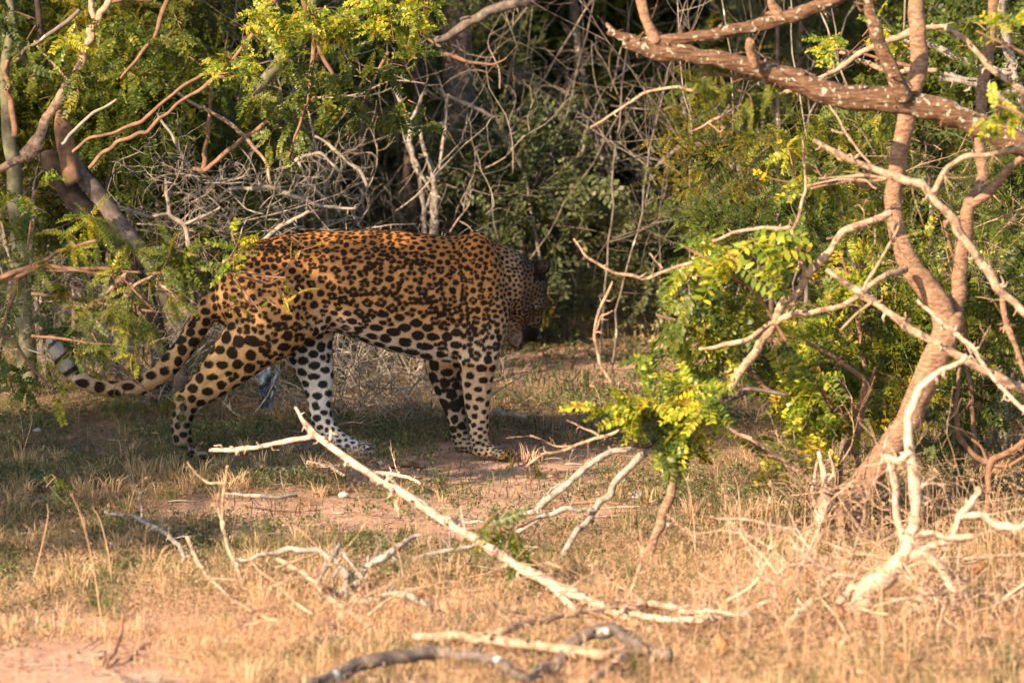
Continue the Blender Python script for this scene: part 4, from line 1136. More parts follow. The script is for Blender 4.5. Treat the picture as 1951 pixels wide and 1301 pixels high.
branch('fallen_branch', 'lichen whitened twisting branch with peeling loops left of centre in the dry grass', 'branch', 'greylight', 12.1,
    [(455, 1065, 4, 12.3), (500, 1054, 6, 12.3), (550, 1046, 7, 12.3), (600, 1047, 7, 12.3), (632, 1062, 7, 12.25), (655, 1085, 8, 12.2), (662, 1115, 8, 12.1), (655, 1140, 7, 12.05)],
    subs=[[(655, 1135, 5, 12.1), (680, 1110, 8, 12.15), (700, 1082, 8, 12.2), (740, 1060, 9, 12.2), (768, 1040, 8, 12.25), (790, 1022, 5, 12.3), (805, 1018, 3, 12.3)],
          [(610, 1140, 4, 12.05), (612, 1095, 6, 12.15), (632, 1055, 6, 12.25), (645, 1035, 3, 12.3)], [(655, 1052, 3, 12.2), (672, 1080, 3, 12.15), (700, 1100, 2.5, 12.1)],
          [(655, 1150, 5, 12.0), (700, 1142, 8, 11.95), (750, 1130, 8, 11.95), (790, 1140, 8, 11.92), (815, 1155, 6, 11.9)], [(645, 1150, 4), (640, 1110, 4), (650, 1080, 4)]], twig_n=12, twig_len=.07, seed=86, knob=1.0, wig=.008, main_part='stem')
branch('fallen_branch', 'pinkish stick angled through the grass left of the long slanting stick', 'branch', 'pale', 11.9,
    [(525, 1065, 5, 12.1), (580, 1095, 6, 12.0), (625, 1135, 7, 11.9), (680, 1175, 8, 11.8), (730, 1215, 8, 11.7), (745, 1238, 7, 11.65)], subs=[[(620, 1130, 4), (605, 1110, 4), (600, 1080, 2)]], twig_n=5, seed=87)
branch('fallen_branch', 'thin bent pale stick rising from the grass on the left, tip bare', 'branch', 'pale', 12.1,
    [(355, 1022, 4, 12.3), (375, 1070, 5, 12.25), (400, 1103, 5, 12.2), (450, 1145, 4, 12.0), (520, 1180, 4, 11.85), (590, 1215, 3, 11.7)], twig_n=2, seed=88)
branch('dead_sapling', 'thin upright bare stem standing in the grass left of the lichen whitened branch', 'dead sapling', 'pale', 12.3,
    [(462, 1108, 6, 12.2), (445, 1060, 5, 12.3), (425, 1000, 5, 12.4), (425, 950, 4, 12.4), (432, 895, 2, 12.4)], subs=[[(428, 1000, 4, 12.4), (418, 970, 3, 12.4), (416, 940, 2, 12.4)], [(462, 1105, 4, 12.2), (410, 1103, 4, 12.2), (370, 1110, 3, 12.2)], [(440, 920, 2.5, 12.4), (400, 920, 3, 12.5), (375, 900, 3, 12.5), (358, 880, 2, 12.5)]], twig_n=3, seed=89)
branch('dead_sapling', 'dark hooked dead stem rising from the grass near the bottom left', 'dead sapling', 'brown', 11.6,
    [(190, 1310, 4, 11.2), (200, 1265, 5, 11.3), (218, 1235, 5, 11.4), (232, 1200, 5, 11.5), (234, 1170, 4, 11.5)], subs=[[(200, 1240, 4, 11.4), (195, 1270, 3, 11.3), (205, 1300, 3, 11.2)]], twig_n=2, seed=90)
branch('dead_sapling', 'dark thin stem curving up left of the crooked log', 'dead sapling', 'dark', 11.4,
    [(583, 1300, 5, 11.2), (575, 1265, 5, 11.3), (550, 1235, 4, 11.4), (520, 1215, 3, 11.5)], twig_n=1, seed=91)
branch('fallen_branch', 'small grey branch lying at the bottom edge left of the crooked log', 'branch', 'grey', 11.2,
    [onG(195, 1282, 5), onG(250, 1295, 6), onG(310, 1300, 6), onG(380, 1310, 5)], twig_n=4, seed=92)
branch('fallen_branch', 'slender pink stick slanting at the bottom left among dry grass', 'branch', 'pale', 11.5,
    [(265, 1185, 4, 11.8), (290, 1225, 5, 11.6), (320, 1265, 6, 11.4), (355, 1305, 6, 11.2)], twig_n=2, seed=93)
branch('fallen_branch', 'pale horizontal twiggy stick in the grass at left, whitened at its middle', 'branch', 'greylight', 13.0,
    [onG(200, 975, 3), onG(255, 985, 5), onG(290, 1000, 6), onG(320, 1018, 6), onG(345, 1045, 6), onG(352, 1065, 5)], subs=[[(270, 985, 3, 13.0), (268, 965, 2, 13.0), (262, 950, 1.5, 13.0)]], twig_n=5, seed=94)
branch('fallen_branch', 'thin pale stick lying flat below the leopard hind foot', 'branch', 'greylight', 13.6,
    [onG(430, 940, 4), onG(490, 945, 5), onG(530, 946, 5), onG(565, 944, 4)], twig_n=2, seed=95)
branch('fallen_branch', 'small white forked twig on bare soil under the leopard hind paw', 'twig', 'snag', 13.9,
    [onG(585, 880, 5), onG(620, 883, 4), onG(655, 905, 4)], subs=[[onG(700, 900, 5), onG(745, 903, 5), onG(780, 910, 4), onG(800, 922, 3)], [onG(610, 885, 4), onG(660, 885, 4), onG(700, 900, 4)]], twig_n=4, seed=96)
branch('fallen_branch', 'arched pale branch rising from bare soil below the front shrub', 'branch', 'greylight', 12.9,
    [(1212, 853, 6, 12.9), (1170, 860, 7, 12.9), (1120, 885, 8, 12.9), (1070, 928, 8, 12.9), (1010, 976, 7, 12.95), (960, 992, 6, 13.0), (880, 995, 5, 13.1), (840, 980, 4, 13.15), (790, 945, 3, 13.2), (735, 905, 2, 13.2)], subs=[[(1022, 965, 4, 12.95), (1050, 930, 3, 12.95), (1095, 905, 2, 12.95)]], twig_n=4, seed=97)
branch('fallen_branch', 'short greenish pale branch with a bend beside the dark leaved sprig', 'branch', 'greylight', 12.85,
    [(1132, 972, 7), (1075, 968, 7), (1030, 985, 6), (985, 1015, 6), (950, 1040, 4)], twig_n=3, seed=98)
branch('fallen_branch', 'thin pale stick behind the long slanting stick near the dark sprig', 'branch', 'greylight', 12.5,
    [(790, 1066, 4), (850, 1050, 5), (900, 1040, 4), (940, 1035, 3)], subs=[[(895, 1060, 4), (850, 1105, 4), (820, 1140, 3)], [(855, 1092, 3), (860, 1050, 2), (858, 1010, 2)]], twig_n=5, seed=99)
branch('fallen_branch', 'thin bare forked twigs reaching left below the yellow green shrub', 'twig', 'pale', 13.0,
    [(1180, 818, 4), (1140, 832, 4), (1080, 855, 4), (1040, 862, 3), (1000, 890, 2)], subs=[[(1140, 832, 3), (1105, 815, 2.5), (1080, 800, 2)], [(1090, 850, 3), (1060, 848, 2), (1010, 830, 2)]], twig_n=3, seed=100)
branch('fallen_branch', 'weathered grey piece of wood on the ground right of the leopard front paw', 'branch', 'greylight', 16.3,
    [onG(940, 782, 5), onG(975, 790, 6), onG(1005, 795, 4)], seed=101)
branch('fallen_branch', 'dark flat piece of bark lying below the leopard belly', 'bark', 'dark', 14.4,
    [onG(740, 888, 6), onG(775, 885, 8), onG(810, 889, 5)], seed=102)
branch('fallen_branch', 'dark thin stick lying on the bare soil strip in front of the leopard', 'branch', 'brown', 13.7,
    [onG(960, 980, 3), onG(1030, 968, 4), onG(1100, 960, 4), onG(1180, 958, 3)], seed=103)
branch('fallen_branch', 'grey twig leaning from the brush pile to the leopard front paw', 'branch', 'grey', 15.6,
    [(700, 780, 4, 16.2), (760, 800, 5, 15.9), (800, 830, 6, 15.6), (850, 860, 6, 15.2)], twig_n=5, seed=104)

# curled dead leaves
def dead_leaf(px, py, size, label, seed, h=.03):
    rng = np.random.default_rng(seed); g = Gh(px, py)
    mb = MB(); n = 9
    U, V = np.meshgrid(np.linspace(-1, 1, n), np.linspace(-1, 1, n))
    u, v = U.ravel(), V.ravel()
    w = np.sqrt(np.clip(1 - u * u, 0, 1)) * v * .6
    z = .45 * v * v + .3 * u * u * rng.uniform(.5, 1.5) + (vnoise(np.stack([u, v, 0 * u], 1), 2.1, seed) - .5) * .7
    p = np.stack([u, w, z], 1) * size
    p = p @ np.array(Matrix.Rotation(rng.uniform(.5, 1.3), 3, 'X') @ Matrix.Rotation(rng.uniform(-1, 1), 3, 'Y')) 
    p = p @ np.array(Matrix.Rotation(rng.uniform(-2, 2), 3, 'Z'))
    p = p - [0, 0, p[:, 2].min()] + g + [0, 0, h]
    i = np.arange(n - 1)[:, None] * n; j = np.arange(n - 1)[None]
    mb.add(p, [np.stack([i + j, i + j + 1, i + n + j + 1, i + n + j], -1).reshape(-1, 4)], np.clip(rng.normal(.5, .15), 0, 1))
    o = mb.build('dead_leaf', M['dry_leaf']); tag(o, label, 'dead leaf')
    me = o.data
    return o
for i, (x, y, s, lb) in enumerate([(1388, 1262, .036, 'large rusty curled dead leaf standing in grass left of the pale pole'), (1462, 1190, .03, 'curled orange brown dead leaf above the pale pole'), (1540, 1150, .034, 'wide curled brown dead leaf at the left tip of the snag'),
        (1530, 1200, .022, 'small brown dead leaf right of the pale pole'), (1505, 1285, .022, 'small rusty dead leaf below the pale pole'), (1605, 1195, .022, 'orange dead leaf in the grass below the snag stem'),
        (1845, 1058, .018, 'small orange dead leaf caught beside the right arm of the snag'), (800, 1165, .02, 'peach coloured dead leaf on the peeling branch'), (1370, 955, .01, 'tiny yellow fallen leaf right of the bare soil'), (1395, 992, .012, 'bright yellow fallen leaf on the grass under the right shrub')]):
    dead_leaf(x, y, s, lb, 200 + i, .012 if i != 6 else .03)

for q in range(16):
    dead_leaf(random.uniform(1330, 1940), random.uniform(1060, 1290), random.uniform(.012, .024), 'small curled brown dead leaf in the sunlit grass at lower right', 400 + q, random.uniform(.01, .05))['group'] = 'small dead leaves around the snag'

# pale stones
def stone(x, y, s, label, seed, fl=.6):
    import bmesh
    bm = bmesh.new(); bmesh.ops.create_icosphere(bm, subdivisions=3, radius=1)
    v = np.array([a.co[:] for a in bm.verts]); r = 1 + (fbm(v + seed, 1.6, seed, 3) - .5) * .9
    v = v * r[:, None] * np.array([1, .8, fl]) * s
    f = np.array([[q.index for q in a.verts] for a in bm.faces]); bm.free()
    mb = MB(); mb.add(v + Gh(x, y) + [0, 0, s * fl * .4], [f]); o = mb.build('stone', M['stone'], smooth=False); tag(o, label, 'stone')
M['stone'] = bark_mat('pale_stone', (.3, .26, .24), (.48, .43, .41), (.62, .58, .56), scale=30)
for i, (x, y, s, lb) in enumerate([(1214, 946, .018, 'pale broken stone on the bare soil left of the leaning branch'), (1272, 1003, .014, 'small white stone right of the leaning branch'), (1190, 920, .01, 'small pale pebble above the broken stone'),
        (655, 945, .018, 'greyish crumbled lump behind the long slanting stick'), (1036, 608, .02, 'small white stone far behind the leopard head'), (725, 885, .012, 'grey splinter of stone before the leopard hind paw'), (70, 825, .016, 'pale pebble in the shaded grass at the left edge')]):
    stone(x, y, s, lb, 300 + i)

# crumpled scrap of pale blue plastic caught in the twigs
mb = MB(); n = 16; U, V = np.meshgrid(np.linspace(-1, 1, n), np.linspace(-1, 1, n)); u, v = U.ravel(), V.ravel()
q = np.stack([u * 2, v * 2, 0 * u], 1)
c0 = P(511, 738, 15.75)
p = np.stack([u * .026 * (1.1 + .3 * v) + (vnoise(q, 1.6, 5) - .5) * .03, (vnoise(q, 1.4, 6) - .5) * .09 + u * .02, v * .068 + (vnoise(q, 1.7, 7) - .5) * .03], 1) + c0
i = np.arange(n - 1)[:, None] * n; j = np.arange(n - 1)[None]
mb.add(p, [np.stack([i + j, i + j + 1, i + n + j + 1, i + n + j], -1).reshape(-1, 4)])
m, nt, out = new_mat('pale_plastic'); bs = N(nt, 'ShaderNodeBsdfPrincipled', Roughness=.25)
nn = noise(nt, 35, 3); nt.links.new(ramp(nt, nn, [(.35, (.12, .2, .26)), (.5, (.36, .40, .44)), (.62, (.2, .3, .36)), (.75, (.6, .62, .66))]), bs.inputs['Base Color']); nt.links.new(bs.outputs[0], out.inputs[0])
o = mb.build('plastic_scrap', m, smooth=False); tag(o, 'crumpled scrap of pale blue plastic caught in twigs behind the leopard legs', 'plastic scrap')
# ------------------------------------------------------------------ leafy shrubs, right
def shrub(name, label, cat='shrub', group=None):
    o = bpy.data.objects.new(name, None); COL.objects.link(o); tag(o, label, cat, group); return o
def stem(parent, Y, pts, mat='brown', seed=1, **k):
    return part_tube(parent, 'stem', mat, Y, pts, sides=7, sub=5, wig=.003, seed=seed, **k)
rs = np.random.default_rng(300)
LC = leafy_cluster
s = shrub('leafy_shrub', 'front shrub of yellow green compound leaves on the bent branch in the centre right')
stem(s, 12.85, [(1420, 745, 8), (1360, 765, 9), (1290, 800, 8), (1230, 790, 4)], 'dark', 1); stem(s, 12.85, [(1290, 800, 6), (1230, 850, 6), (1180, 840, 3)], 'dark', 2)
stem(s, 12.85, [(1500, 752, 5), (1420, 742, 6), (1370, 765, 6)], 'grey', 3)
LC(s, rs, 1150, 765, 80, 45, 12.85, 20, 'mid', 'leaf_yellow', (1290, 800, 12.85), scale=1.28); LC(s, rs, 1250, 765, 95, 50, 12.85, 32, 'mid', 'leaf_yellow', (1290, 800, 12.85), scale=1.28)
LC(s, rs, 1240, 830, 95, 55, 12.85, 26, 'mid', 'leaf_mid', (1290, 800, 12.85), scale=1.28); LC(s, rs, 1330, 790, 75, 65, 12.8, 22, 'mid', 'leaf_yellow', (1360, 765, 12.85), scale=1.28); LC(s, rs, 1320, 870, 80, 40, 12.8, 22, 'mid', 'leaf_yellow', (1360, 765, 12.85), scale=1.28)
s = shrub('leafy_shrub', 'shrub with large pale yellow leaflets on arching twigs above the centre right shrub')
stem(s, 12.9, [(1500, 650, 5), (1440, 560, 5), (1380, 510, 4), (1300, 470, 3)], 'brown', 4)
LC(s, rs, 1330, 465, 60, 40, 12.9, 14, 'mid', 'leaf_yellow', (1400, 500, 12.9), scale=1.28); LC(s, rs, 1420, 480, 60, 45, 12.9, 12, 'big', 'leaf_yellow', (1400, 500, 12.9), scale=1.28); LC(s, rs, 1310, 530, 60, 55, 12.9, 16, 'big', 'leaf_yellow', (1400, 500, 12.9), scale=.8)
LC(s, rs, 1400, 560, 80, 60, 12.95, 22, 'mid', 'leaf_mid', (1440, 560, 12.9), scale=1.28); LC(s, rs, 1470, 530, 50, 30, 12.9, 8, 'big', 'leaf_yellow', (1440, 560, 12.9), scale=.8)
s = shrub('leafy_shrub', 'dense darker green shrub between the yellow leaved twigs and the centre right shrub')
stem(s, 13.2, [(1480, 760, 6), (1400, 680, 6), (1320, 620, 5), (1250, 600, 3)], 'brown', 5)
LC(s, rs, 1270, 600, 80, 55, 13.1, 26, 'mid', 'leaf_mid', (1400, 680, 13.2), scale=1.28); LC(s, rs, 1330, 660, 100, 65, 13.2, 34, 'mid', 'leaf_mid', (1400, 680, 13.2), scale=1.28); LC(s, rs, 1400, 610, 90, 60, 13.2, 36, 'mid', 'leaf_yellow', (1400, 680, 13.2), scale=1.28)
LC(s, rs, 1280, 690, 70, 40, 13.15, 26, 'mid', 'leaf_mid', (1400, 680, 13.2), scale=1.28); LC(s, rs, 1450, 700, 90, 50, 13.4, 30, 'mid', 'leaf_dark', (1480, 760, 13.2))
s = shrub('leafy_shrub', 'bushy yellow green shrub hanging low just left of the crooked trunk')
stem(s, 13.3, [(1640, 900, 7), (1610, 800, 6), (1560, 740, 5), (1500, 720, 3)], 'brown', 6)
LC(s, rs, 1520, 750, 80, 45, 13.2, 36, 'mid', 'leaf_yellow', (1560, 740, 13.3), scale=1.28); LC(s, rs, 1540, 820, 70, 55, 13.2, 40, 'mid', 'leaf_yellow', (1560, 740, 13.3), scale=1.28); LC(s, rs, 1450, 880, 40, 60, 13.0, 18, 'mid', 'leaf_yellow', (1420, 820, 13.0), scale=1.28); LC(s, rs, 1600, 770, 70, 80, 13.5, 36, 'mid', 'leaf_mid', (1610, 800, 13.3), scale=1.28); LC(s, rs, 1530, 690, 90, 50, 13.5, 34, 'mid', 'leaf_mid', (1560, 740, 13.3), scale=1.28)
s = shrub('leafy_shrub', 'green shrub filling the angle between the trunk and its left slanting branch')
stem(s, 13.6, [(1660, 760, 6), (1640, 640, 5), (1620, 540, 4), (1600, 480, 3)], 'brown', 7)
LC(s, rs, 1620, 500, 60, 55, 13.5, 36, 'mid', 'leaf_yellow', (1640, 600, 13.6)); LC(s, rs, 1590, 590, 100, 60, 13.6, 60, 'mid', 'leaf_mid', (1640, 640, 13.6)); LC(s, rs, 1660, 660, 90, 70, 13.7, 60, 'mid', 'leaf_mid', (1640, 640, 13.6)); LC(s, rs, 1540, 640, 60, 50, 13.5, 30, 'mid', 'leaf_yellow', (1640, 640, 13.6))
s = shrub('leafy_shrub', 'green shrub seen through the fork of the right tree and beyond its right side')
stem(s, 14, [(1860, 900, 8), (1850, 760, 6), (1830, 560, 5), (1800, 420, 4)], 'brown', 8)
for (x, y, rx, ry, n, mt) in [(1790, 460, 70, 60, 34, 'leaf_yellow'), (1890, 450, 80, 70, 34, 'leaf_mid'), (1880, 560, 80, 70, 44, 'leaf_mid'), (1920, 670, 70, 70, 40, 'leaf_mid'), (1880, 770, 80, 70, 40, 'leaf_dark'), (1820, 850, 90, 60, 36, 'leaf_dark'), (1930, 560, 50, 90, 26, 'leaf_dark'), (1770, 560, 40, 40, 14, 'leaf_mid')]:
    LC(s, rs, x, y, rx, ry, 14.0, n, 'mid', mt, (1850, 700, 14.0))
s = shrub('leafy_sprig', 'tuft of fine green drooping leaves hanging under the dead limb', 'leafy sprig')
stem(s, 12.8, [(1480, 150, 4), (1430, 150, 4), (1340, 140, 3)], 'brown', 9)
LC(s, rs, 1360, 160, 60, 40, 12.75, 30, 'fine', 'leaf_mid', (1400, 130, 12.8), scale=1.1, droop=1.2); LC(s, rs, 1420, 180, 60, 50, 12.75, 30, 'fine', 'leaf_mid', (1430, 135, 12.8), scale=1.1, droop=1.2)
s = shrub('leafy_sprig', 'hanging sprig of dark round leaflets with yellow flowers left of the trunk', 'leafy sprig')
stem(s, 13.3, [(1680, 360, 4), (1600, 340, 4), (1520, 350, 3), (1465, 340, 2)], 'brown', 10)
LC(s, rs, 1510, 335, 50, 50, 13.3, 16, 'mid', 'leaf_yellow', (1520, 345, 13.3)); LC(s, rs, 1570, 390, 55, 60, 13.3, 28, 'mid', 'leaf_mid', (1560, 345, 13.3), droop=1.3); LC(s, rs, 1590, 330, 60, 40, 13.4, 16, 'mid', 'leaf_mid', (1560, 345, 13.3))
fl = MB()
for (x, y) in [(1446, 330), (1452, 341), (1460, 333), (1440, 328), (1486, 270)]:
    for k in range(7):
        c = P(x, y, 13.25); d = unit(rs.normal(0, 1, 3)); e = unit(np.cross(d, rs.normal(0, 1, 3))); L = .011
        fl.add([c, c + (d * .5 + e * .45) * L, c + d * L * 1.1, c + (d * .5 - e * .45) * L], [np.array([[0, 1, 2, 3]])], rs.random())
f = fl.build('flower', M['petal'], s, smooth=False)
s = shrub('leafy_sprig', 'yellow round leaved twigs behind the dead limb at the top right', 'leafy sprig')
stem(s, 13.5, [(1740, 130, 5), (1640, 100, 4), (1560, 90, 3)], 'brown', 11)
LC(s, rs, 1560, 90, 70, 45, 13.4, 18, 'big', 'leaf_yellow', (1640, 100, 13.5), scale=.6); LC(s, rs, 1650, 90, 70, 50, 13.6, 20, 'mid', 'leaf_yellow', (1640, 100, 13.5)); LC(s, rs, 1630, 240, 70, 50, 13.8, 20, 'mid', 'leaf_mid', (1700, 200, 13.7))
s = shrub('leafy_sprig', 'blurred yellow green leaves hanging at the upper right corner of the view', 'leafy sprig')
stem(s, 12.2, [(2000, 120, 5), (1930, 90, 4), (1860, 60, 3)], 'brown', 12); stem(s, 12.2, [(2010, 300, 5), (1950, 220, 4), (1900, 200, 3)], 'brown', 13)
LC(s, rs, 1900, 50, 55, 50, 12.2, 14, 'big', 'leaf_yellow', (1930, 90, 12.2), scale=.7); LC(s, rs, 1850, 80, 50, 40, 13.6, 18, 'mid', 'leaf_mid', (1930, 90, 13.4)); LC(s, rs, 1900, 240, 50, 60, 12.3, 12, 'mid', 'leaf_yellow', (1930, 210, 12.2), droop=1.4); LC(s, rs, 1940, 160, 40, 40, 12.4, 8, 'mid', 'leaf_mid', (1950, 210, 12.3))
s = shrub('leafy_sprig', 'single dark green sprig with neat paired leaflets over the long sunlit stick', 'leafy sprig')
stem(s, 12.3, [(1030, 985, 3, 12.5), (985, 1005, 3), (960, 1040, 2)], 'brown', 14)
LC(s, rs, 945, 1018, 60, 24, 12.2, 16, 'mid', 'leaf_mid', (985, 1005, 12.2)); LC(s, rs, 990, 1045, 34, 34, 12.2, 9, 'big', 'leaf_mid', (985, 1010, 12.2), droop=2.2, scale=.8)
s = shrub('leafy_sprig', 'small yellow seedling on the ground beside the leopard front paw', 'seedling')
stem(s, 14.75, [(975, 888, 2), (978, 870, 2), (985, 862, 1.5)], 'brown', 15)
LC(s, rs, 978, 875, 25, 12, 14.75, 4, 'mid', 'leaf_yellow', (978, 878, 14.75), scale=.7); LC(s, rs, 1012, 888, 14, 8, 14.6, 3, 'mid', 'leaf_yellow', (1010, 892, 14.6), scale=.7)

# ------------------------------------------------------------------ leafy growth, left
s = shrub('leafy_shrub', 'fine leaved green sprigs on long arched brown twigs in front of the left thicket')
for pts in ([(-60, 540, 5), (0, 528, 5), (60, 505, 5), (110, 480, 5), (185, 460, 4)], [(-60, 550, 6), (0, 530, 6), (60, 510, 6), (180, 512, 5), (270, 520, 3)], [(-60, 560, 5), (0, 534, 5), (60, 515, 5), (140, 514, 4), (230, 530, 3), (300, 600, 2)],
            [(280, 522, 4), (370, 515, 5), (430, 512, 4), (500, 525, 3), (545, 530, 2)]):
    stem(s, 13.55, pts, 'brown', len(pts))
part_tube(s, 'side_branch', 'brown', 13.5, [(540, 530, 1.5), (510, 540, 2), (450, 520, 2.5), (430, 515, 3)], sides=5, sub=4)
part_tube(s, 'side_branch', 'brown', 13.5, [(440, 520, 2.5), (470, 560, 2), (500, 600, 1.5)], sides=5, sub=4)
for (x, y, rx, ry, n, k, mt) in [(160, 430, 50, 35, 24, 'fine', 'leaf_yellow'), (130, 460, 60, 30, 22, 'fine', 'leaf_yellow'), (240, 480, 50, 28, 26, 'fine', 'leaf_mid'), (300, 490, 55, 30, 32, 'fine', 'leaf_mid'), (370, 490, 50, 28, 26, 'mid', 'leaf_mid'), (215, 520, 45, 35, 22, 'fine', 'leaf_yellow'),
        (450, 470, 28, 24, 6, 'mid', 'leaf_yellow'), (170, 590, 80, 50, 40, 'fine', 'leaf_mid'), (80, 500, 70, 40, 20, 'fine', 'leaf_mid'), (330, 530, 60, 30, 18, 'fine', 'leaf_mid'), (120, 560, 40, 40, 12, 'fine', 'leaf_mid'), (250, 600, 50, 40, 12, 'fine', 'leaf_mid'), (255, 650, 22, 35, 8, 'fine', 'leaf_yellow'), (420, 500, 30, 20, 6, 'mid', 'leaf_yellow')]:
    LC(s, rs, x, y, rx, ry, 13.55, n, k, mt, (x + 20, y + 10, 13.55), scale=1.05)
s = shrub('leafy_sprig', 'loose yellow green leaves on a thin twig crossing the leopard rump', 'leafy sprig')
stem(s, 13.6, [(430, 515, 3), (500, 540, 2.5), (540, 515, 2), (560, 495, 1.5)], 'brown', 16); stem(s, 13.6, [(430, 515, 2), (470, 575, 2), (540, 570, 1.5)], 'brown', 17)
for (x, y, rx, ry, n) in [(580, 472, 28, 10, 3), (560, 500, 14, 16, 3), (560, 555, 24, 14, 4), (455, 590, 40, 14, 4), (540, 572, 20, 10, 2)]:
    LC(s, rs, x, y, rx, ry, 13.6, n, 'fine', 'leaf_yellow', (x - 15, y + 8, 13.6), scale=.7)
LC(s, rs, 460, 490, 22, 22, 13.5, 4, 'big', 'leaf_mid', (430, 515, 13.6), scale=.55)
s = shrub('leafy_sprig', 'sparse broad leaved plant at the left edge below the arched twigs', 'leafy sprig')
stem(s, 14.3, [(-40, 620, 4), (30, 650, 4), (60, 700, 4), (95, 740, 3)], 'brown', 18)
LC(s, rs, 30, 610, 45, 35, 14.3, 12, 'big', 'leaf_mid', (20, 640, 14.3), scale=.6); LC(s, rs, 20, 760, 30, 30, 14.3, 8, 'mid', 'leaf_mid', (30, 720, 14.3)); LC(s, rs, 90, 715, 40, 20, 14.4, 8, 'fine', 'leaf_yellow', (95, 740, 14.3)); LC(s, rs, 107, 750, 8, 24, 14.4, 2, 'mid', 'leaf_yellow', (100, 730, 14.4), droop=3)
s = shrub('leafy_sprig', 'low hanging green leaves in front of the leopard tail curve', 'leafy sprig')
stem(s, 14.5, [(180, 680, 3), (230, 700, 3), (300, 760, 2)], 'brown', 19)
for (x, y, rx, ry, n) in [(170, 700, 45, 16, 7), (235, 770, 45, 10, 6), (330, 770, 24, 20, 7), (160, 690, 25, 18, 5), (240, 680, 36, 16, 5), (190, 660, 50, 26, 10)]:
    LC(s, rs, x, y, rx, ry, 14.5, n, 'fine', 'leaf_mid', (x, y - 12, 14.5), scale=.9, droop=1)
s = shrub('leafy_sprig', 'dark drooping leaf cluster in the shaded grass at left', 'leafy sprig')
stem(s, 13.4, [(130, 960, 3), (100, 930, 3), (85, 908, 2)], 'green', 20)
LC(s, rs, 100, 925, 35, 18, 13.4, 8, 'mid', 'leaf_mid', (85, 908, 13.4), droop=2, scale=.9)

s = shrub('leafy_shrub', 'green leafy growth at the left edge in front of the greenish trunk')
stem(s, 15.6, [(-60, 760, 6), (0, 640, 5), (40, 520, 4), (60, 420, 3)], 'brown', 25)
for (x, y, rx, ry, n, mt) in [(20, 440, 70, 50, 26, 'leaf_mid'), (30, 540, 70, 60, 30, 'leaf_mid'), (60, 630, 80, 60, 30, 'leaf_dark'), (20, 720, 60, 50, 24, 'leaf_mid'), (110, 690, 60, 50, 22, 'leaf_mid'), (70, 380, 50, 40, 12, 'leaf_yellow')]:
    LC(s, rs, x, y, rx, ry, 15.7, n, 'mid', mt, (x, y + 30, 15.7), scale=.9)
s = shrub('leafy_shrub', 'bright green fine leaved sprays hanging in front of the leopard tail root')
stem(s, 13.6, [(60, 560, 4), (160, 570, 4), (260, 590, 3), (340, 600, 2)], 'brown', 26); stem(s, 13.6, [(60, 640, 4), (150, 650, 3), (240, 660, 2)], 'brown', 27)
for (x, y, rx, ry, n, mt) in [(150, 560, 60, 40, 26, 'leaf_mid'), (260, 610, 50, 40, 20, 'leaf_mid'), (180, 640, 60, 40, 22, 'leaf_mid'), (250, 650, 18, 34, 8, 'leaf_yellow'), (310, 560, 40, 30, 12, 'leaf_mid')]:
    LC(s, rs, x, y, rx, ry, 13.65, n, 'fine', mt, (x - 20, y - 10, 13.65))
# bright foliage at the top left centre
s = shrub('leafy_tree_branch', 'large bough of bright sunlit yellow green leaves hanging at the top left of centre', 'bough')
for pts in ([(520, -260, 12), (560, -60, 9), (600, 60, 7), (640, 160, 4)], [(560, -60, 8), (500, 40, 6), (440, 120, 4)], [(560, -100, 8), (700, -20, 7), (800, 60, 5), (840, 90, 3)], [(600, 60, 6), (590, 180, 4), (560, 270, 3)]):
    stem(s, 14.9, pts, 'brown', 21)
for (x, y, rx, ry, n, mt, Y) in [(500, 60, 90, 60, 80, 'leaf_yellow', 14.5), (600, 50, 90, 70, 95, 'leaf_yellow', 14.5), (700, 60, 90, 70, 95, 'leaf_yellow', 14.5), (800, 50, 70, 60, 70, 'leaf_yellow', 14.5), (440, 130, 60, 40, 40, 'leaf_yellow', 14.6), (560, 140, 80, 50, 36, 'leaf_mid', 14.8), (680, 150, 90, 50, 34, 'leaf_mid', 14.8), (780, 140, 70, 60, 26, 'leaf_mid', 14.9)]:
    LC(s, rs, x, y, rx, ry, Y, n, 'mid', mt, (x + 10, y - 30, Y), scale=.85, depth=.22)
s = shrub('leafy_tree_branch', 'shaded green leaves trailing down below the bright bough', 'bough')
stem(s, 15.1, [(620, 60, 5), (580, 200, 4), (550, 300, 3)], 'brown', 22); stem(s, 15.1, [(740, 100, 4), (690, 200, 3), (660, 270, 2)], 'brown', 23)
for (x, y, rx, ry, n) in [(590, 180, 40, 30, 10), (580, 215, 50, 45, 18), (640, 220, 60, 50, 16), (550, 280, 40, 40, 10), (700, 240, 60, 40, 12), (780, 220, 60, 50, 12), (500, 200, 60, 40, 14), (620, 120, 100, 40, 24)]:
    LC(s, rs, x, y, rx, ry, 15.1, n, 'mid', 'leaf_mid', (x, y - 30, 15.1), droop=.9)
s = shrub('leafy_tree_branch', 'mixed green and yellow foliage between the left trunk and the bright bough', 'bough')
stem(s, 15.8, [(340, -60, 6), (300, 60, 5), (230, 150, 3)], 'brown', 24)
for (x, y, rx, ry, n, mt) in [(120, 90, 50, 40, 18, 'leaf_yellow'), (230, 70, 90, 50, 34, 'leaf_mid'), (330, 60, 80, 60, 30, 'leaf_mid'), (260, 140, 90, 50, 34, 'leaf_mid'), (370, 130, 70, 60, 24, 'leaf_mid'), (60, 60, 70, 60, 26, 'leaf_dark'), (140, 190, 70, 40, 16, 'leaf_mid'), (60, 150, 60, 40, 10, 'leaf_mid')]:
    LC(s, rs, x, y, rx, ry, 15.9, n, 'mid', mt, (x + 20, y - 20, 15.9))

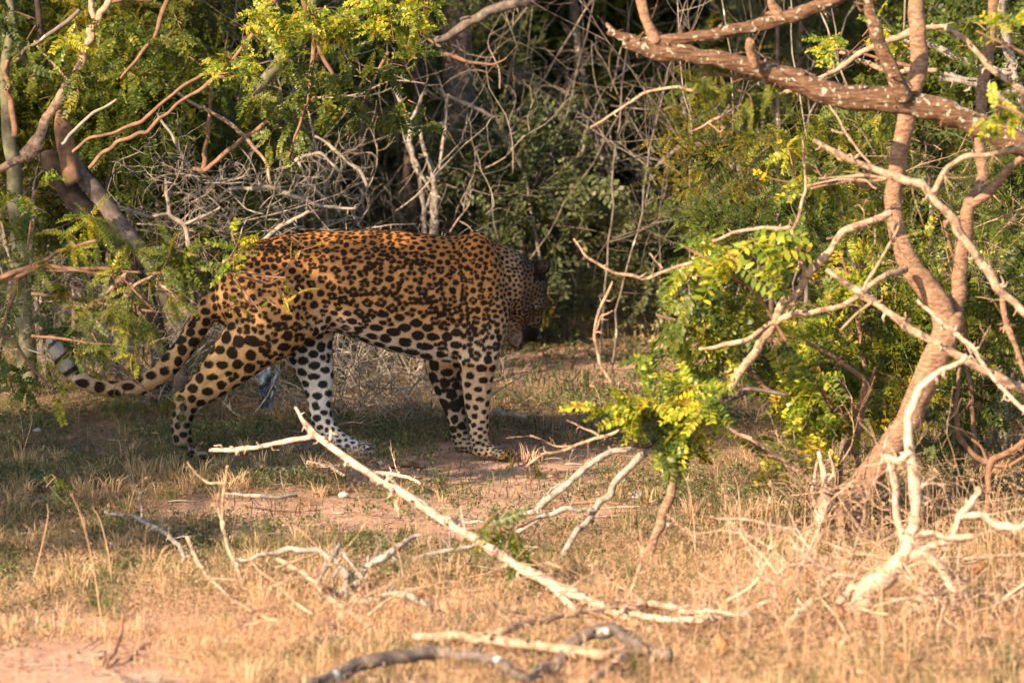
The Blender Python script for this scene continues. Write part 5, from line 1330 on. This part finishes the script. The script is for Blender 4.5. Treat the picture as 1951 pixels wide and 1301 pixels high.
# ------------------------------------------------------------------ left tree and its dead wood
t = bpy.data.objects.new('tree', None); COL.objects.link(t)
tag(t, 'broken grey tree leaning at the left edge, a pale branch rising from its stump', 'tree')
kw = dict(sides=16, sub=8, wig=.006, rough=.1)
part_tube(t, 'trunk', 'grey', 16.0, [(340, 770, 17), (345, 640, 17), (325, 585, 17), (290, 508, 18), (232, 430, 20), (188, 368, 20), (150, 318, 17), (128, 270, 13)], seed=1, **kw)
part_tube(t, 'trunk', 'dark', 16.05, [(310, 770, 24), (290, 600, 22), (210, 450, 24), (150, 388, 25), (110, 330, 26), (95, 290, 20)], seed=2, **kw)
part_tube(t, 'stump', 'brown', 15.95, [(140, 345, 20), (128, 290, 22), (118, 240, 20), (116, 212, 12)], seed=3, **kw)
part_tube(t, 'branch', 'pale', 15.85, [(45, 300, 16), (66, 282, 17), (78, 255, 12), (100, 212, 11), (130, 160, 10), (158, 112, 9), (172, 60, 9), (200, 15, 8), (222, -40, 8), (260, -200, 7)], seed=4, knob=.6, sides=12, sub=6, wig=.004)
part_tube(t, 'branch', 'pale', 15.85, [(66, 284, 14), (30, 308, 10), (0, 322, 9), (-60, 330, 9)], seed=5, knob=.6, sides=10, sub=5, wig=.004)
part_tube(t, 'branch', 'pale', 15.85, [(180, 35, 7), (174, 0, 7), (170, -60, 6)], seed=6, sides=8, sub=5)
part_tube(t, 'branch', 'brown', 15.85, [(210, 5, 5), (245, -3, 5), (290, 0, 4)], seed=7, sides=8, sub=5)
part_tube(t, 'branch', 'pale', 15.9, [(65, 78, 2), (90, 110, 3), (128, 152, 4)], seed=8, sides=6, sub=5)
tw = [('deadtwig', 15.7, [(118, 275, 4), (150, 240, 4), (180, 215, 4), (222, 190, 3)]), ('brown', 15.7, [(140, 290, 4), (170, 265, 4), (215, 255, 4), (270, 235, 5), (330, 180, 4), (390, 142, 4), (440, 142, 2)]), ('brown', 15.6, [(170, 320, 5), (195, 290, 5), (225, 268, 5), (280, 250, 5), (340, 195, 4), (410, 150, 5), (470, 147, 2)]),
      ('brown', 16.2, [(360, 330, 6), (390, 325, 6), (450, 278, 6), (508, 232, 5)]), ('brown', 16.2, [(385, 330, 7), (390, 290, 6), (400, 230, 5), (403, 165, 4)]), ('pale', 16.2, [(240, 140, 3), (300, 150, 3), (360, 195, 4), (420, 225, 5), (470, 265, 5), (510, 315, 4), (518, 350, 4)]),
      ('deadtwig', 16.3, [(300, 215, 3), (330, 260, 4), (350, 300, 4), (372, 335, 3)]), ('dark', 16.0, [(68, -20, 7), (76, 60, 7), (84, 130, 6), (88, 165, 4)]), ('grey', 15.9, [(25, 120, 5), (45, 95, 5), (90, 70, 5), (150, 20, 5)])]
for i, (mt, Y, p) in enumerate(tw): part_tube(t, 'branch', mt, Y, p, sides=7, sub=5, wig=.004, seed=30 + i)
t = bpy.data.objects.new('tree', None); COL.objects.link(t); tag(t, 'greenish grey upright trunk at the very left edge of the frame', 'tree')
part_tube(t, 'trunk', 'green', 16.4, [(60, 790, 26), (45, 600, 22), (38, 450, 20), (26, 330, 18), (14, 230, 15), (8, 130, 12), (20, 40, 10), (0, -200, 9)], seed=9, **kw)
part_tube(t, 'branch', 'brown', 16.35, [(28, 260, 8), (20, 190, 7), (8, 140, 6), (15, 115, 5)], seed=10, sides=8, sub=5)
t = bpy.data.objects.new('tree', None); COL.objects.link(t); tag(t, 'leaning mossy grey trunk half hidden behind brown twigs left of centre', 'tree')
part_tube(t, 'trunk', 'green', 17.2, [(330, 770, 20), (355, 480, 17), (372, 330, 16), (425, 250, 15), (470, 190, 14), (530, 120, 13), (640, -80, 12)], seed=11, **kw)
branch('fallen_branch', 'two thin dead pale limbs leaning behind the leopard tail', 'branch', 'pale', 15.6, [(300, 530, 5), (335, 570, 9), (370, 605, 9), (410, 640, 8), (440, 640, 6)], subs=[[(240, 520, 5), (200, 560, 7), (170, 585, 8), (120, 580, 7)], [(250, 540, 5), (235, 580, 6), (215, 640, 5)], [(235, 580, 4), (255, 545, 4), (300, 520, 3)]], twig_n=12, twig_len=.2, seed=120, main_part='stem')
branch('bare_branch', 'lichen spotted thick branch slanting at the top centre behind the leaves', 'branch', 'grey', 17.0, [(828, 78, 7), (855, 66, 10), (900, 38, 12), (955, 14, 12), (1010, 0, 12), (1100, -40, 12), (1300, -160, 14)], seed=121, sides=12, sub=7, rough=.12)
branch('bare_branch', 'reddish thin branch with yellow leaf tips below the thick branch at top centre', 'branch', 'brown', 16.8, [(838, 100, 4), (865, 108, 5), (895, 118, 4), (935, 122, 3), (965, 110, 2)], twig_n=5, seed=122)
# ------------------------------------------------------------------ thicket behind
rb = np.random.default_rng(500)
def fn_stem(label, mat, Y, pts, seed, sub=(), n=6, tl=.3):
    return branch('sapling', label, 'sapling', mat, Y, pts, sub, twig_n=n, twig_len=tl, seed=seed, wig=.008, knob=.5, sides=8, twig_r=.0025, up=.2, main_part='stem', twig_depth=1)
fn_stem('white barked forked sapling standing just behind the leopard back', 'greylight', 17.6, [(815, 800, 13), (820, 520, 12), (826, 430, 11), (830, 380, 9), (824, 330, 7), (812, 300, 5), (800, 250, 5)], 1, [[(808, 520, 8), (808, 440, 7), (812, 400, 6), (800, 350, 5), (786, 300, 5)], [(814, 395, 4), (835, 330, 4), (850, 250, 4), (855, 180, 3)]])
fn_stem('crooked white stem snaking down above the forked sapling', 'greylight', 17.5, [(750, 155, 4), (765, 195, 6), (780, 228, 6), (782, 270, 6), (786, 300, 5), (806, 335, 4), (822, 365, 3)], 2, [[(782, 228, 4), (800, 195, 4), (812, 175, 3)]], 4)
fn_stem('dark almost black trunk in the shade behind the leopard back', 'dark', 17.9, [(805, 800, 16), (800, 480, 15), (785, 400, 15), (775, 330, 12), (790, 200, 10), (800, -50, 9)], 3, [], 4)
fn_stem('thin pale stem leaning to the left above the leopard shoulder', 'greylight', 18.2, [(1100, 480, 6), (1090, 440, 6), (1050, 370, 6), (1005, 325, 5), (955, 265, 4), (940, 240, 3)], 4, [[(1055, 375, 4), (1072, 335, 4), (1078, 320, 3)]], 5)
fn_stem('leaning brown stem with a bluish sheen right of the leopard shoulder', 'deadtwig', 18.4, [(1130, 520, 6), (1095, 440, 6), (1090, 340, 6), (1110, 290, 5), (1120, 230, 4)], 5, [[(1095, 345, 5), (1070, 290, 4), (1062, 250, 3)]], 6)
fn_stem('pale arching branch fanning to the right in the dark thicket', 'greylight', 18.6, [(1285, 430, 6), (1330, 375, 7), (1375, 335, 7), (1410, 318, 6), (1440, 285, 5), (1470, 255, 4)], 6, [[(1410, 318, 4), (1380, 370, 4), (1350, 400, 3)], [(1300, 185, 4), (1310, 220, 5), (1350, 250, 5), (1420, 270, 5), (1470, 300, 4)], [(1250, 320, 4), (1290, 285, 6), (1350, 268, 6), (1440, 265, 4)], [(1390, 200, 4), (1370, 240, 4), (1340, 262, 3)]], 9)
fn_stem('short broken pale stem leaning left in the thicket right of the leopard', 'greylight', 18.3, [(1165, 340, 6), (1150, 310, 6), (1140, 290, 5), (1132, 270, 3)], 7, [[(1160, 330, 3), (1175, 290, 3), (1160, 250, 2)]], 4)
fn_stem('upright purple grey stem in the middle of the dark thicket', 'grey', 18.8, [(1100, 560, 8), (1112, 300, 8), (1118, 180, 8), (1100, 80, 9), (1085, -60, 9)], 8, [[(1105, 130, 5), (1080, 160, 5), (1070, 210, 4)]], 8)
fn_stem('pale sapling leaning right behind the leopard shoulders', 'deadtwig', 18.0, [(1045, 560, 4), (1000, 340, 4), (950, 230, 5), (905, 205, 5), (850, 180, 4), (830, 165, 3)], 9, [], 6)
def zone(x):
    for e, t in ((150, 'at the left edge behind the greenish trunk'), (330, 'behind the broken left tree'), (480, 'behind the leopard tail and the twig tangle'), (640, 'above the leopard rump'), (800, 'above the middle of the leopard back'),
                 (950, 'above the leopard shoulders'), (1090, 'behind the leopard head'), (1250, 'in the dark gap right of the leopard'), (1450, 'beyond the yellow leaved shrubs'), (1650, 'left of the forked trunk'), (1800, 'seen behind the forked trunk')):
        if x < e: return t
    return 'at the right edge behind the trunk'
# many thin saplings that nothing tells apart
for k in range(54):
    x = (rb.uniform(420, 985) if k % 2 else rb.uniform(1070, 1950)) if k < 44 else rb.uniform(0, 500); Y = rb.uniform(17.2, 20.5) if x < 1300 else rb.uniform(16, 20)
    gx_ = (x - 975.5) / FPX * Y
    mat = ['deadtwig', 'deadtwig', 'grey', 'grey'][rb.integers(0, 4)] if x > 420 else ['greylight', 'deadtwig', 'grey', 'brown'][rb.integers(0, 4)]
    p = np.array([gx_, Y, gz(gx_, Y) - .01]); r = rb.uniform(.003, .008) if x < 950 else rb.uniform(.002, .0055); d = unit([rb.normal(0, .3), rb.normal(0, .15), 1])
    pts = [p]
    for q in range(7):
        d = unit(d + rb.normal(0, .09, 3)); d[2] = abs(d[2]); pts.append(pts[-1] + d * .3)
    root = bpy.data.objects.new('sapling', None); COL.objects.link(root)
    tag(root, {'greylight': 'thin pale grey', 'deadtwig': 'thin straw grey', 'grey': 'thin dark grey', 'brown': 'thin brown'}[mat] + ' sapling ' + zone(x), 'sapling', 'thin saplings in the shaded thicket')
    mb = MB(); c, _ = tube(mb, pts, np.linspace(r, r * .4, 8), sides=6, sub=4, wig=.01, knob=.4, seed=k); mb.build('stem', M[mat], root)
    for j in range(7):
        i = rb.integers(4, len(c) - 1)
        mb = MB(); twigs(mb, rb, c[i], unit([rb.normal(0, .8), rb.normal(0, .6), rb.uniform(.0, 1)]), rb.uniform(.2, .55), r * .45, 1, 3, .3, .2, 4); mb.build('twig', M[mat], root)

# brush piles: tangles of dead twigs
def brush(label, boxes, n, seed, mat='greylight', L=(.12, .4), r=(.0015, .0034), depth=2):
    rng = np.random.default_rng(seed)
    mb = MB()
    for k in range(n):
        x0, y0, x1, y1, Ya, Yb = boxes[rng.integers(0, len(boxes))]
        Y = rng.uniform(Ya, Yb)
        p = P(rng.uniform(x0, x1), rng.uniform(y0, y1), Y); p[2] = max(p[2], .01)
        d = rng.normal(0, 1, 3) * [1, .7, .8]; d[2] = abs(d[2]) * .7
        twigs(mb, rng, p, d, rng.uniform(*L), rng.uniform(*r), depth, 3, .45, 0, 4, spread=1.2, tint=rng.uniform(.2, .9))
    o = mb.build('brush_pile', M[mat]); tag(o, label, 'brush pile', kind='stuff'); return o
brush('tangle of thin grey dead twigs above the leopard rump', [(260, 370, 600, 470, 16.0, 17.0), (320, 330, 520, 430, 16.0, 16.8), (560, 400, 760, 450, 16.5, 17.5)], 75, 1)
brush('pile of fine grey dead twigs on the ground behind the leopard legs', [(480, 740, 900, 840, 15.5, 16.4), (620, 760, 860, 830, 15.5, 16.2), (640, 640, 860, 760, 16.0, 17.2)], 130, 2)
brush('tangled dead twigs behind the leopard tail', [(60, 560, 430, 700, 15.6, 16.6), (180, 660, 420, 790, 15.5, 16.2)], 80, 3)
brush('fine dead twigs in the shade at the left edge under the leaning trunk', [(0, 330, 260, 520, 16.3, 17.4), (0, 520, 150, 700, 16, 17)], 60, 4)
brush('web of fine grey brown twigs in the middle of the dark thicket', [(480, 60, 1000, 460, 17.2, 18.6), (900, 100, 1300, 520, 18.4, 19.8), (1150, 150, 1560, 560, 18.0, 19.6)], 95, 9, 'deadtwig', (.2, .6), (.0016, .0036), 2)
brush('dense fine bare twigs on the right behind the pale crossing branches', [(1620, 260, 1951, 420, 12.9, 13.6), (1750, 420, 1951, 560, 13.2, 14.0)], 34, 5, 'pale', (.12, .35), (.0011, .0022))
brush('thin tangled twigs low in the right scrub', [(1500, 950, 1951, 1120, 12.2, 13.4), (1500, 880, 1620, 1010, 12.8, 13.2)], 80, 6, 'pale', (.08, .3), (.001, .0026), 2)
brush('tangle of short dead twigs around the bleached snag in the bottom right corner', [(1380, 1080, 1951, 1290, 11.3, 12.2)], 80, 7, 'snag', (.1, .3), (.0018, .0045), 2)
brush('loose dead twigs lying in the sunlit grass along the bottom centre', [(380, 1080, 1250, 1290, 11.2, 12.2)], 44, 8, 'pale', (.1, .32), (.0014, .004), 1)
for lb, mt, Y, p, sb in [('light stick poking up left from the twig tangle above the leopard rump', 'deadtwig', 16.3, [(490, 470, 5), (540, 430, 6), (590, 403, 4)], []),
        ('long arching dead branch over the twig tangle left of the leopard back', 'deadtwig', 16.4, [(390, 400, 4), (440, 360, 5), (510, 355, 5), (560, 375, 5), (620, 392, 4), (680, 396, 3)], [[(400, 345, 3), (450, 340, 3), (480, 345, 2)]]),
        ('forked dead stem rising in the twig tangle behind the rump', 'deadtwig', 16.2, [(360, 470, 6), (350, 430, 6), (325, 410, 5), (318, 370, 5), (315, 340, 3)], [[(350, 430, 4), (380, 415, 4), (420, 395, 3)], [(325, 408, 4), (290, 412, 4), (240, 398, 4), (215, 388, 3)]]),
        ('pale stick slanting above the leopard back in the middle', 'deadtwig', 17.0, [(600, 260, 3), (640, 290, 4), (690, 330, 4), (700, 360, 3)], []),
        ('pale curving dead branch left above the leopard back', 'deadtwig', 16.8, [(540, 320, 4), (570, 300, 5), (610, 293, 4), (650, 330, 3)], [[(565, 302, 3), (590, 350, 3), (630, 388, 2)]])]:
    branch('dead_branch', lb, 'branch', mt, Y, p, sb, twig_n=7, twig_len=.12, seed=int(p[0][0]))

# shrub crowns: a few shapes, many shrubs
def crown_mesh(seed, R, n_tw, per, pairs, ll, lw, rach, flat=1.0):
    rng = np.random.default_rng(seed); mb = MB()
    protos = []
    for _ in range(6):
        q = pinnate(rng, pairs, rach, ll, lw, rng.uniform(.1, .5), quads=True)
        protos.append((np.concatenate(q.v), [f for f in q.f], np.concatenate(q.t)))
    for k in range(n_tw):
        u = rng.normal(0, 1, 3); u /= np.linalg.norm(u); tgt = u * R * rng.uniform(.5, 1.05) * [1, 1, flat]
        s0 = tgt * .15 + rng.normal(0, R * .08, 3)
        mid = (s0 + tgt) / 2 + rng.normal(0, R * .07, 3)
        tube(mb, [s0, mid, tgt], [.005, .003, .001], sides=3, sub=3, tint=.05)
        s = spline(np.array([s0, mid, tgt]), 4); base = rng.uniform(-.18, .18)
        for q in range(per):
            t = rng.uniform(.35, 1) * (len(s) - 1); i = min(int(t), len(s) - 2); p = s[i] + (s[i + 1] - s[i]) * (t - i)
            d = unit(unit(s[i + 1] - s[i]) * .5 + rng.normal(0, .8, 3) + [0, 0, -.15]); nn = unit(np.array([-.3, -.4, .8]) + rng.normal(0, .4, 3))
            m = np.array(orient(d, nn).to_matrix()); v, f, tt_ = protos[rng.integers(0, 6)]
            mb.add((v * rng.uniform(.7, 1.25)) @ m.T + p, f, np.clip(tt_ + base + rng.normal(0, .06), 0, .8 if rng.random() < .93 else 1))
    return mb
CR = {}
for nm, args in {'fine': (.42, 70, 9, 6, .017, .0045, .07), 'round': (.42, 70, 9, 4, .024, .0085, .075), 'large': (1.1, 130, 11, 5, .045, .016, .15)}.items():
    for mt in (('leaf_dark', 'leaf_mid', 'leaf_hazed') if nm != 'large' else ('leaf_dark',)):
        CR[(nm, mt)] = []
        for sd in range(2):
            me = crown_mesh(sd + len(nm), *args).mesh('crown', M[mt], smooth=False); CR[(nm, mt)].append(me)
def bush(x, Y, h, scale, nm, mt, label, group, ncr=2, stem_r=.012, px=0):
    label = (label or ({'leaf_dark': 'dark ', 'leaf_mid': 'mid green ', 'leaf_hazed': 'haze toned '}[mt]) + ('fine leaved' if nm == 'fine' else 'round leaved') + ' shrub' + (' high up' if h > 1.1 else '')) + ' ' + zone(px)
    root = bpy.data.objects.new('shrub', None); COL.objects.link(root); tag(root, label, 'shrub', group)
    base = np.array([x, Y, gz(x, Y) - .01])
    mb = MB(); mb_c = np.array([x, Y, h])
    tube(mb, [base, (base + mb_c) / 2 + rb.normal(0, .04, 3), mb_c], [stem_r, stem_r * .8, stem_r * .5], sides=6, sub=4, wig=.01, seed=int(abs(x * 100))); mb.build('stem', M['grey'], root)
    for k in range(ncr):
        o = link('crown', CR[(nm, mt)][rb.integers(0, 2)], root, loc=mb_c + rb.normal(0, .28, 3) * [1, .8, .6] * (k > 0) * scale, rot=(rb.uniform(-.4, .4), rb.uniform(-.4, .4), rb.uniform(0, 6.28)), scale=float(scale * rb.uniform(.8, 1.15)))
G1 = 'dense shaded shrubs of the thicket'
def pxw(x, Y): return (x - 975.5) / FPX * Y
for k in range(60):                                   # middle band
    x = rb.uniform(-80, 2040); Y = rb.uniform(17.6, 19.8) if x < 1250 else rb.uniform(16.8, 20.5)
    if 1000 < x < 1450 and Y < 20.6: Y = rb.uniform(20.6, 21.6)
    bush(pxw(x, Y), Y, rb.uniform(.35, 1.7), rb.uniform(.7, 1.15), ['fine', 'round'][rb.integers(0, 2)], ['leaf_dark', 'leaf_dark', 'leaf_hazed', 'leaf_mid', 'leaf_hazed'][rb.integers(0, 5)], None, G1, px=x)
for k in range(34):                                   # deep band, closes the view
    x = -300 + k * 75 + rb.uniform(-40, 40); Y = rb.uniform(20.8, 23.5)
    bush(pxw(x, Y), Y, rb.uniform(.5, 1.0), rb.uniform(1.1, 1.5), 'round', 'leaf_dark', 'dark leafy shrub deepest in the thicket', 'dark shrubs deep in the thicket', 3, px=x)
for k in range(12):                                   # left bank, close
    x = rb.uniform(-150, 460); Y = rb.uniform(16.6, 17.6)
    bush(pxw(x, Y), Y, rb.uniform(.5, 1.45), rb.uniform(.6, .9), 'fine', 'leaf_mid' if rb.random() < .5 else 'leaf_dark', 'small nearer shrub', 'fine leaved shrubs on the left bank', px=x)
for k in range(9):                                    # right bank behind the tree
    x = rb.uniform(1500, 2060); Y = rb.uniform(14.6, 16.5)
    bush(pxw(x, Y), Y, rb.uniform(.2, .9), rb.uniform(.5, .75), ['fine', 'round'][k % 2], 'leaf_mid', 'nearer green shrub', 'shrubs behind the right tree', px=x)
# low growth at the foot of the thicket
for k in range(20):                                   # shrubs closing the gap right of the head
    x = rb.uniform(900, 1450); Y = rb.uniform(21.0, 22.2)
    bush(pxw(x, Y), Y, rb.uniform(.25, .9), rb.uniform(.6, .9), ['fine', 'round'][k % 2], 'leaf_hazed', 'hazy grey green shrub', 'grey green shrubs beyond the head', px=x)
for k in range(14):
    x = rb.uniform(560, 1500); Y = rb.uniform(20.2, 21.5) if x > 1000 else rb.uniform(17.5, 19)
    bush(pxw(x, Y), Y, rb.uniform(.08, .2), rb.uniform(.35, .6), 'fine', 'leaf_dark', 'low green plant on the ground', 'low plants at the foot of the thicket', 1, .006, px=x)

# tall trees; unseen crowns placed along the sun rays to shade the view
def tall(x, Y, h, crowns, label, mat='grey', r=.07):
    root = bpy.data.objects.new('tree', None); COL.objects.link(root); tag(root, label, 'tree', 'tall shade trees above the thicket')
    base = np.array([x, Y, -.05]); top = np.array([x + rb.normal(0, .1), Y + rb.normal(0, .1), h])
    mb = MB(); tube(mb, [base, base * .5 + top * .5 + rb.normal(0, .08, 3), top], [r, r * .8, r * .4], sides=10, sub=8, wig=.02, rough=.12); mb.build('trunk', M[mat], root)
    for (cx, cy, cz, s) in crowns:
        mb = MB(); c = np.array([cx, cy, cz]); tube(mb, [top * .75 + base * .25, (top + c) / 2 + [0, 0, .1], c], [r * .4, r * .3, .008], sides=6, sub=5, wig=.02); mb.build('limb', M[mat], root)
        link('crown', CR[('large', 'leaf_dark')][rb.integers(0, 2)], root, loc=c, rot=(rb.uniform(-.5, .5), rb.uniform(-.5, .5), rb.uniform(0, 6.28)), scale=float(s))
TL = 'tall tree with an unseen leafy crown placed above the thicket to shade it'
GAPS = [(-2.7, 17.0, .7), (-2.0, 17.4, .5), (-.6, 17.6, .45), (1.9, 18.2, .5)]
def grid_crowns(x0, x1, y0, y1, z, s, step):
    out = []
    xx = x0
    while xx <= x1:
        yy = y0
        while yy <= y1:
            out.append((xx + rb.uniform(-.25, .25), yy + rb.uniform(-.25, .25), z + rb.uniform(-.1, .3), s * rb.uniform(.85, 1.15))); yy += step
        xx += step
    return [c for c in out if all(math.hypot(c[0] - g[0], c[1] - g[1]) > g[2] for g in GAPS)]
SHADE = [(-3.4, 16.6, grid_crowns(-5.2, -1.6, 15.6, 18.4, 2.7, .68, 1.25)), (-.2, 18.6, grid_crowns(-1.1, 1.2, 15.9, 19.6, 2.75, .62, 1.25)), (2.9, 18.8, grid_crowns(1.6, 4.2, 16.9, 20.6, 2.8, .66, 1.25)),
         (-3.4, 20.4, grid_crowns(-5, -1.2, 19.2, 22.2, 3.0, .9, 1.4)), (.4, 22.6, grid_crowns(-.8, 3.8, 20.6, 23.4, 3.0, .9, 1.5))]
for x, Y, cr in SHADE: tall(x, Y, 2.6, cr, TL)
for (x, y, cr) in [(-3.6, 12.9, [(-4.35, 10.2, 2.4, .34), (-4.9, 10.4, 2.45, .36), (-4.0, 9.7, 2.4, .28), (-4.2, 11.4, 2.4, .46), (-3.75, 11.5, 2.3, .45), (-3.15, 11.7, 2.35, .40), (-2.55, 12.2, 2.25, .42), (-2.05, 12.5, 2.2, .4), (-3.4, 12.4, 2.3, .42), (-4.2, 12.3, 2.4, .42), (-4.9, 11.7, 2.4, .5),
        (-4.6, 10.7, 2.4, .42), (-4.0, 13.3, 2.5, .5)])]:
    tall(x, y, 2.1, cr, 'unseen tall tree left of the view, its crown placed to shade the leopard', 'grey', .07)
